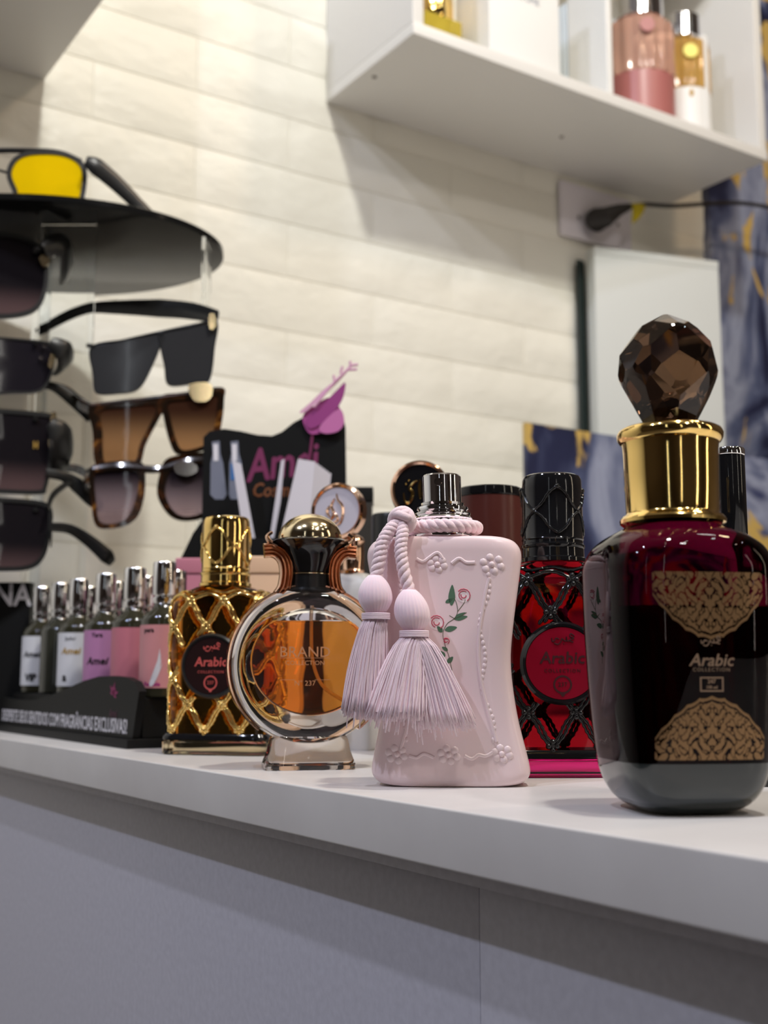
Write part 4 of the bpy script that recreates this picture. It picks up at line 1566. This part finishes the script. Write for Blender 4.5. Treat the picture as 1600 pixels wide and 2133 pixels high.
wa, wb2 = on_x(266, 1530, X1 + .004), on_x(0, 1497, X1 + .004)
v, f = text_mesh('DESPERTE SEUS SENTIDOS COM FRAGRÂNCIAS EXCLUSIVAS!', .013, width=.80)
half = max(x for x, _, _ in v)
side_text('slogan', 'DESPERTE SEUS SENTIDOS COM FRAGRÂNCIAS EXCLUSIVAS!', M['inkw'], wa.y - Y1 + half * 1.0 + .0015, .0128, .013, .80, bold=.00015)
fe = B()
pc_ = on_x(236, 1446, X1 + .0038)
for k in range(7):
    a_ = math.radians(20 + k * 32 - 10)
    L = .0088 if k % 2 else .0066
    c0_ = (pc_.y - Y1, pc_.z)
    tip = (c0_[0] + L * math.cos(a_), c0_[1] + L * math.sin(a_))
    s1 = (c0_[0] + .4 * L * math.cos(a_ + .45), c0_[1] + .4 * L * math.sin(a_ + .45))
    s2 = (c0_[0] + .4 * L * math.cos(a_ - .45), c0_[1] + .4 * L * math.sin(a_ - .45))
    fe.add([(.0038, *c0_), (.0038, *s1), (.0038, *tip), (.0038, *s2)], [[0, 1, 2, 3]])
fe.obj('flower_logo', mat('magenta_logo', srgb(150, 24, 96), .5), fpo, smooth=False, fix=False)
side_text('logo_word', 'Amei', mat('dim_plum_print', srgb(74, 22, 50), .5), pc_.y - Y1, pc_.z - .0125, .008, .8, shear=.2)

hz = TH + .0003
specs = [('small sample bottle with peach label and white wing, nearest of the front row', 'labelpe'),
         ('small sample bottle with plain pink label, second of the front row', 'labelpk'),
         ('small sample bottle with mauve label, third of the front row', 'labelpp'),
         ('small sample bottle with white label and small letter a', 'labelw'),
         ('small dark sample bottle without label in the front row', None),
         ('small sample bottle whose white label reads VIP', 'labelw')]
pxs = [338, 276, 216, 160, 121, 82]
R = .0145
BHT = .0872
first_b = None


def sample(label, loc, lab, rz_, grp, liquid=True):
    o = thing('sample_bottle', label, 'bottle', loc, rz_, grp)
    B().lathe([(R * .9, 0), (R, .001), (R, .049), (R * .9, .0525), (R * .52, .0565), (R * .42, .060)], 28).obj('glass', M['darkglass'] if lab is None else M['olive'], o)
    B().lathe([(R * .46, .0602), (R * .50, .0612), (R * .50, .0640), (R * .40, .0652)], 24).obj('crimp_collar', M['chrome'], o)
    B().lathe([(R * .47, .0654), (R * .51, .0662), (R * .51, BHT - .001), (R * .47, BHT), (.0002, BHT)], 28).obj('cap', M['chrome'], o)
    lb = None
    if lab:
        n = 24
        rg = []
        for z_ in (.006, .046):
            rg.append([((R + .0003) * math.cos(a_), (R + .0003) * math.sin(a_), z_) for a_ in [-PI / 2 + math.radians(-105 + 210 * j / n) for j in range(n + 1)]])
        bq = B()
        m_ = n + 1
        bq.add(rg[0] + rg[1], [[j, j + 1, m_ + j + 1, m_ + j] for j in range(n)])
        lb = bq.obj('label', M[lab], o, angle=60, fix=False)
    return o, lb


def cyl(rr):
    return lambda x, z: -math.sqrt(max(1e-9, rr * rr - x * x))


cyf = cyl(R + .00035)
for i, (lab, mm) in enumerate(specs):
    xw = X1 + .026
    r_ = ray(pxs[i], 1400)
    w0 = CAM + r_ * (xw / r_.x)
    o, lb = sample(lab, (xw, w0.y, hz), mm, heading(w0) + math.radians(-26), 'sample bottles in the front row')
    if i == 0 and lb:
        wg = B()
        for k in range(4):
            quadpoly(wg, [(-.001 - k * .0002, .011 - k * .0008), (.004, .014 + k * .0035), (.0066 - k * .0006, .022 + k * .003), (.005, .016 + k * .002), (.002, .0095 - k * .0002)], cyf, .0002, 3)
        wg.obj('wing_print', M['inkw'], lb, smooth=False)
        lettering('label_word', 'Fantasia', M['inkm'], lb, 0, .0085, .0035, cyf, bold=.0001)
        lettering('label_word', 'pera', M['inkk'], lb, -.003, .0425, .0042, cyf, bold=.0001)
    if i == 2 and lb:
        lettering('label_word', 'Amei', M['inkk'], lb, .001, .024, .0072, cyf, shear=.2, bold=.0002)
        lettering('label_word', 'Yara', M['inkk'], lb, .001, .0425, .0045, cyf, bold=.0001)
    if i == 3 and lb:
        lettering('label_word', 'Jador', M['inkk'], lb, .001, .0415, .004, cyf)
        lettering('label_word', 'Amei', M['inkg'], lb, .001, .032, .0068, cyf, shear=.2, bold=.0002)
        lettering('label_word', 'a', M['inkk'], lb, -.003, .0125, .0085, cyf, bold=.0003)
    if i == 5 and lb:
        lettering('label_word', 'Amei', M['inkk'], lb, -.001, .031, .0066, cyf, shear=.2, bold=.0002)
        lettering('label_word', 'VIP', M['inkk'], lb, -.0005, .012, .0088, cyf, width=.8, bold=.0004)
rear = [('labelpk', 'rear-row sample bottle behind the peach-labelled one'), ('labelw', 'rear-row sample bottle behind the plain pink one'), ('labelpp', 'rear-row sample bottle behind the mauve one'),
        ('labelpk', 'rear-row sample bottle behind the letter a bottle'), ('labelw', 'rear-row sample bottle behind the unlabelled dark one'), ('labelpk', 'rear-row sample bottle behind the VIP one')]
for i, (mm, lab) in enumerate(rear):
    xw = X1 + .058
    r_ = ray(pxs[i] + 24 - i * 1.5, 1400)
    w0 = CAM + r_ * (xw / r_.x)
    sample(lab, (xw, w0.y, hz), mm, heading(w0), 'sample bottles in the rear row')

# pink leaflet box behind the testers, and the black card with letters at the left edge
boxed('pink_box', 'small rose-pink box behind the sample bottles', 'box', M['pinkcard'], 362, 424, 1162, .88, .02, M['pinkcard'])
o, hw_, zc = boxed('black_card_box', 'black box with white letters behind the sample bottles at left edge', 'box', M['blackmat'], -70, 56, 1212, 1.00, .012)
lettering('printed_word', 'DIANA', M['inkw'], o, -.008, at(20, 1242, 1.00).z, .026, lambda x, z: -.0003, width=.85, bold=.0005)

# ------------------------------------------------------------------ sunglasses stand
DS = 1.085
gs = at(55, 1408, DS); gs.z = 0
stand = thing('sunglasses_stand', 'black and clear acrylic sunglasses stand with oval top', 'display stand', gs, -HEAD)
topz = at(55, 522, DS).z
Us = upx(at(55, 522, DS))
ra, rb = 372 * Us, .128
n = 96
B().rings([[(k * ra * math.cos(2 * PI * j / n), k * rb * math.sin(2 * PI * j / n), z_) for j in range(n)] for z_, k in ((topz - .003, .985), (topz - .002, 1), (topz + .003, 1), (topz + .004, .99))]).obj('top_plate', mat('dark_acrylic', (.008, .008, .008), .16, spec=.12), stand)
B().lathe([(.075, 0), (.078, .001), (.078, .007), (.075, .008), (.02, .0082)], 48).obj('base_plate', M['black'], stand)
B().lathe([(.009, .0083), (.009, topz - .0032)], 24).obj('pole', M['acrylic'], stand)
DP = 1.01


def loc_of(P, root=stand):
    v_ = Vector(P) - root.location
    v_.rotate(Matrix.Rotation(HEAD, 3, 'Z'))
    return v_


a1, a2 = loc_of(at(74, 800, DP)), loc_of(at(190, 800, DP))
B().box(a1.x, a2.x, a1.y, a1.y + .003, .0085, topz - .0035).obj('acrylic_panel', M['acrylic'], stand, bevel=.0003)
a3 = loc_of(at(425, 800, 1.06))
B().box(a3.x - .0015, a3.x + .0015, a3.y - .02, a3.y + .02, .02, topz - .0035).obj('acrylic_fin', M['acrylic'], stand, bevel=.0003)
B().box(a2.x - .002, a3.x - .0016, a3.y + .02, a3.y + .023, .022, .030).obj('acrylic_rail', M['acrylic'], stand, smooth=False)


def glasses(label, cpx, cpy, D, lenses, framem, lensm, temples=(), bars=(), extra=(), shrink=.86, yawk=.0, wrap=.6, th=.0042):
    c = at(cpx, cpy, D)
    U = upx(c)
    o = thing('sunglasses', label, 'sunglasses', c, heading(c), 'sunglasses on the display stand')
    fx = lambda px: (px - cpx) * U
    fz = lambda py: (cpy - py) * U
    yf = lambda x, z: yawk * x + wrap * x * x
    fb = B()
    for L in lenses:
        out, inn = (L if isinstance(L, tuple) else (L, None))
        q = catmull([(fx(x), fz(y)) for x, y in out], 6)
        n = len(q)
        cx = sum(a_ for a_, _ in q) / n
        cz_ = sum(b_ for _, b_ in q) / n
        if inn:
            iq = catmull([(fx(x), fz(y)) for x, y in inn], 6)
        else:
            iq = [(cx + (x - cx) * shrink, cz_ + (z_ - cz_) * shrink) for x, z_ in q]
        fb.ring_prism(q, iq, 0, th, yf)
        lb = B()
        m_ = len(iq)
        ccx = sum(a_ for a_, _ in iq) / m_
        ccz_ = sum(b_ for _, b_ in iq) / m_
        vv = [(ccx, yf(ccx, 0) + .001, ccz_)] + [(x, yf(x, z_) + .001, z_) for x, z_ in [(ccx + (a_ - ccx) * 1.01, ccz_ + (b_ - ccz_) * 1.01) for a_, b_ in iq]]
        v2 = [(x, y + .0016, z_) for x, y, z_ in vv]
        ff_ = [[0, 1 + i, 1 + (i + 1) % m_] for i in range(m_)] + [[m_ + 1, m_ + 2 + (i + 1) % m_, m_ + 2 + i] for i in range(m_)] + [[1 + (i + 1) % m_, 1 + i, m_ + 2 + i, m_ + 2 + (i + 1) % m_] for i in range(m_)]
        lb.add(vv + v2, ff_).obj('lens', lensm, o, angle=40)
    for q in bars:
        pts = catmull([(fx(x), yf(fx(x), 0) + .002, fz(y)) for x, y, _ in q], 5, False)
        rr = [r_ * U for r_ in [interp([(i, a_[2]) for i, a_ in enumerate(q)], j * (len(q) - 1) / (len(pts) - 1))[0] for j in range(len(pts))]]
        fb.tube(pts, rr, 8)
    fb.obj('frame', framem, o, angle=40)
    for q in temples:
        tp_ = []
        for x, y, y_, _ in q:
            w_ = at(x, y, D + y_) - c
            w_.rotate(Matrix.Rotation(-heading(c), 3, 'Z'))
            tp_.append(tuple(w_))
        pts = catmull(tp_, 5, False)
        rr = [r_ * U for r_ in [interp([(i, a_[3]) for i, a_ in enumerate(q)], j * (len(q) - 1) / (len(pts) - 1))[0] for j in range(len(pts))]]
        B().tube(pts, [r_ * .5 for r_ in rr], 8, flat=3.1, up=Vector((0, 0, 1))).obj('temple', framem, o)
    for nm, q, m_, y_ in extra:
        ym = yf(fx(sum(a_[0] for a_ in q) / len(q)), 0) + y_
        B().prism(catmull([(fx(x), fz(y)) for x, y in q], 3), ym, ym + .002).obj(nm, m_, o, smooth=False)
    return o


UG = upx(at(300, 800, 1.0))
brown = lens_mat('brown_gradient_lens', (.045, .018, .010, 1), (.50, .27, .12, 1), 35 * UG, -60 * UG, ttop=.05, tbot=.6)
purple = lens_mat('purple_gradient_lens', (.016, .011, .014, 1), (.46, .34, .36, 1), 30 * UG, -60 * UG, ttop=.05, tbot=.75)
greyl = mat('dark_grey_lens', (.035, .035, .037), .12, coat=.1)
darkl = mat('near_black_lens', (.014, .012, .016), .08, coat=.2)
darkg = lens_mat('dark_gradient_lens', (.012, .010, .012, 1), (.13, .08, .08, 1), -15 * UG, -85 * UG, ttop=.0, tbot=.3)
GF = M['blacksat']
# yellow pair on top
o = glasses('black-framed sunglasses with yellow lenses lying on top of the stand', 60, 365, .99,
        [[(20, 345), (34, 325), (60, 312), (110, 304), (148, 308), (172, 325), (178, 355), (174, 400), (164, 430), (105, 432), (45, 430), (28, 400), (16, 370)],
         [(-20, 345), (-34, 325), (-60, 320), (-110, 322), (-148, 330), (-165, 350), (-165, 400), (-150, 430), (-100, 434), (-45, 432), (-30, 405), (-20, 370)]], GF, M['yellowlens'],
        temples=[[(178, 335, .004, 7), (200, 347, .008, 13), (240, 380, .018, 12), (285, 424, .028, 10), (313, 455, .034, 11)]],
        bars=[[(-60, 330, 6), (0, 317, 6), (60, 309, 6), (120, 304, 5), (165, 318, 6)], [(-22, 358, 3), (0, 360, 3), (22, 364, 3)]], shrink=.875, wrap=.25)
# right column
glasses('black shield sunglasses hanging uppermost in the right column of the stand', 325, 730, .995,
        [[(192, 722), (260, 706), (332, 690), (336, 712), (318, 765), (292, 812), (250, 822), (205, 820), (197, 780)],
         [(334, 690), (390, 676), (448, 664), (446, 720), (436, 792), (400, 800), (352, 802), (342, 760), (332, 715)]], GF, greyl,
        temples=[[(452, 660, .006, 9), (400, 648, .03, 12), (330, 642, .05, 13), (240, 640, .07, 10), (190, 642, .08, 8), (140, 660, .09, 8), (80, 695, .10, 7)]],
        bars=[[(192, 724, 3), (325, 692, 4), (450, 662, 5)]], shrink=.965, yawk=-.15,
        extra=[('gold_hinge', [(432, 652), (444, 652), (445, 680), (433, 682)], M['goldp'], -.003)])
glasses('tortoiseshell sunglasses with brown gradient lenses in the right column', 325, 885, .985,
        [([(188, 845), (240, 836), (334, 824), (345, 842), (332, 870), (306, 925), (292, 972), (250, 976), (206, 972), (196, 900)],
          [(212, 856), (250, 849), (312, 842), (325, 850), (318, 872), (294, 925), (284, 962), (250, 964), (222, 962), (216, 900)]),
         ([(334, 824), (380, 815), (458, 802), (464, 830), (460, 880), (448, 925), (400, 945), (368, 945), (352, 915), (340, 868)],
          [(350, 838), (390, 831), (446, 820), (450, 838), (446, 880), (436, 918), (405, 934), (378, 936), (365, 910), (354, 870)])], M['tort'], brown,
        temples=[[(188, 850, .004, 8), (165, 838, .03, 9), (140, 815, .05, 7), (110, 805, .07, 6), (75, 800, .08, 6)]],
        bars=[[(190, 845, 7), (335, 826, 6), (460, 806, 6)]], yawk=-.15,
        extra=[('gold_hinge', [(390, 800), (436, 796), (434, 830), (402, 834)], M['goldp'], -.003)])
glasses('black and tortoise sunglasses with purple lenses, lowest of the right column', 325, 1015, .975,
        [([(188, 985), (196, 968), (240, 960), (292, 962), (302, 985), (302, 1030), (292, 1072), (270, 1094), (236, 1102), (205, 1096), (194, 1050)],
          [(198, 995), (208, 985), (240, 980), (282, 984), (290, 1000), (286, 1032), (276, 1066), (262, 1084), (236, 1092), (212, 1086), (204, 1050)]),
         ([(332, 985), (345, 955), (385, 944), (430, 940), (455, 955), (458, 1000), (450, 1050), (425, 1078), (380, 1085), (350, 1070), (328, 1030)],
          [(348, 992), (360, 975), (390, 968), (425, 966), (442, 975), (444, 1005), (438, 1045), (420, 1068), (385, 1076), (360, 1062), (344, 1028)])], M['tort'], purple,
        temples=[[(192, 985, .004, 9), (180, 1005, .02, 10), (175, 985, .04, 8), (150, 975, .05, 6), (110, 975, .07, 6)]],
        bars=[[(196, 978, 10), (250, 972, 11), (330, 976, 8), (390, 960, 11), (450, 955, 11)]], yawk=-.15,
        extra=[('oval_badge', [(362, 968), (385, 962), (405, 968), (408, 982), (388, 992), (364, 986)], M['chrome'], -.004)])
# left column
LA = at(-10, 800, .99)
glasses('round black sunglasses at the left edge just under the stand top', 0, 570, .99,
        [[(-90, 500), (-20, 482), (40, 482), (78, 500), (96, 540), (95, 595), (80, 635), (48, 656), (-10, 666), (-70, 660), (-95, 600)]], GF, darkg,
        temples=[[(90, 520, .003, 9), (110, 512, .01, 15), (135, 515, .02, 18), (138, 560, .03, 16), (130, 590, .04, 8)]], shrink=.90,
        extra=[('gold_stud', [(76, 530), (92, 522), (98, 538), (86, 550)], M['goldp'], -.006), ('blue_stud', [(96, 500), (106, 500), (108, 522), (98, 524)], M['chrome'], -.006)])
glasses('square black sunglasses, second from top at the left edge', 0, 760, .985,
        [[(-100, 704), (0, 700), (104, 702), (112, 720), (104, 775), (84, 808), (30, 818), (-100, 824)]], GF, darkl,
        temples=[[(104, 712, .003, 7), (132, 730, .01, 16), (136, 755, .02, 17), (118, 778, .03, 10)], [(70, 800, .02, 6), (110, 806, .03, 6), (150, 836, .04, 7), (190, 872, .045, 8)]], shrink=.93,
        extra=[('gold_hinge', [(108, 703), (120, 703), (132, 714), (112, 738), (104, 762), (95, 758), (100, 730)], M['goldp'], -.008),
               ('rivet', [(84, 710), (90, 710), (90, 716), (84, 716)], M['chrome'], -.003), ('rivet', [(78, 736), (84, 736), (84, 742), (78, 742)], M['chrome'], -.003)])
o = glasses('large square black sunglasses with gold mark, third down at the left edge', 0, 935, .98,
        [[(-100, 852), (0, 850), (96, 852), (106, 862), (104, 960), (97, 1012), (84, 1026), (0, 1028), (-100, 1028)]], GF, darkg,
        temples=[[(104, 880, .003, 8), (125, 905, .01, 20), (128, 950, .02, 20), (118, 990, .03, 12)], [(96, 985, .012, 7), (130, 992, .02, 7), (160, 1010, .03, 11), (190, 1040, .035, 10), (212, 1058, .04, 7)]], shrink=.90,
        extra=[('gold_hinge', [(99, 855), (110, 855), (110, 885), (103, 925), (95, 920), (98, 885)], M['goldp'], -.006)])
hm = B()
UGl = upx(o.location)
for dx in (-4, 3):
    hm.box((71 + dx - 1) * UGl, (71 + dx + 1.5) * UGl, .0003, .0009, (935 - 930) * UGl, (935 - 914) * UGl)
hm.box(67 * UGl, 76 * UGl, .0003, .0009, (935 - 924) * UGl, (935 - 921) * UGl)
hm.obj('letter_mark', M['inkg'], o, smooth=False)
glasses('rounded black sunglasses, lowest at the left edge above the sample bottles', 0, 1110, .975,
        [[(-100, 1040), (0, 1036), (84, 1040), (104, 1060), (102, 1110), (90, 1160), (62, 1184), (0, 1190), (-100, 1192)]], GF, darkg,
        temples=[[(100, 1060, .003, 6), (112, 1030, .01, 6), (150, 1000, .02, 5)], [(104, 1098, .003, 6), (145, 1102, .02, 7), (185, 1126, .03, 9), (222, 1158, .035, 11), (234, 1172, .04, 6)], [(108, 1080, .006, 4), (106, 1140, .008, 4)]], shrink=.88)
# pegs that carry the glasses
pg = B()
for px, py, d0 in ((192, 720, .996), (192, 848, .988), (194, 980, .978), (72, 520, .992), (72, 712, .988), (72, 870, .984), (72, 1060, .98)):
    a_ = loc_of(at(px, py, d0))
    b2_ = loc_of(at(px if px < 100 else 184, py, DP + .001))
    a_.y += .003
    pg.tube([a_, b2_], .0022, 8)
pg.obj('carrying_pegs', M['blacksat'], stand)
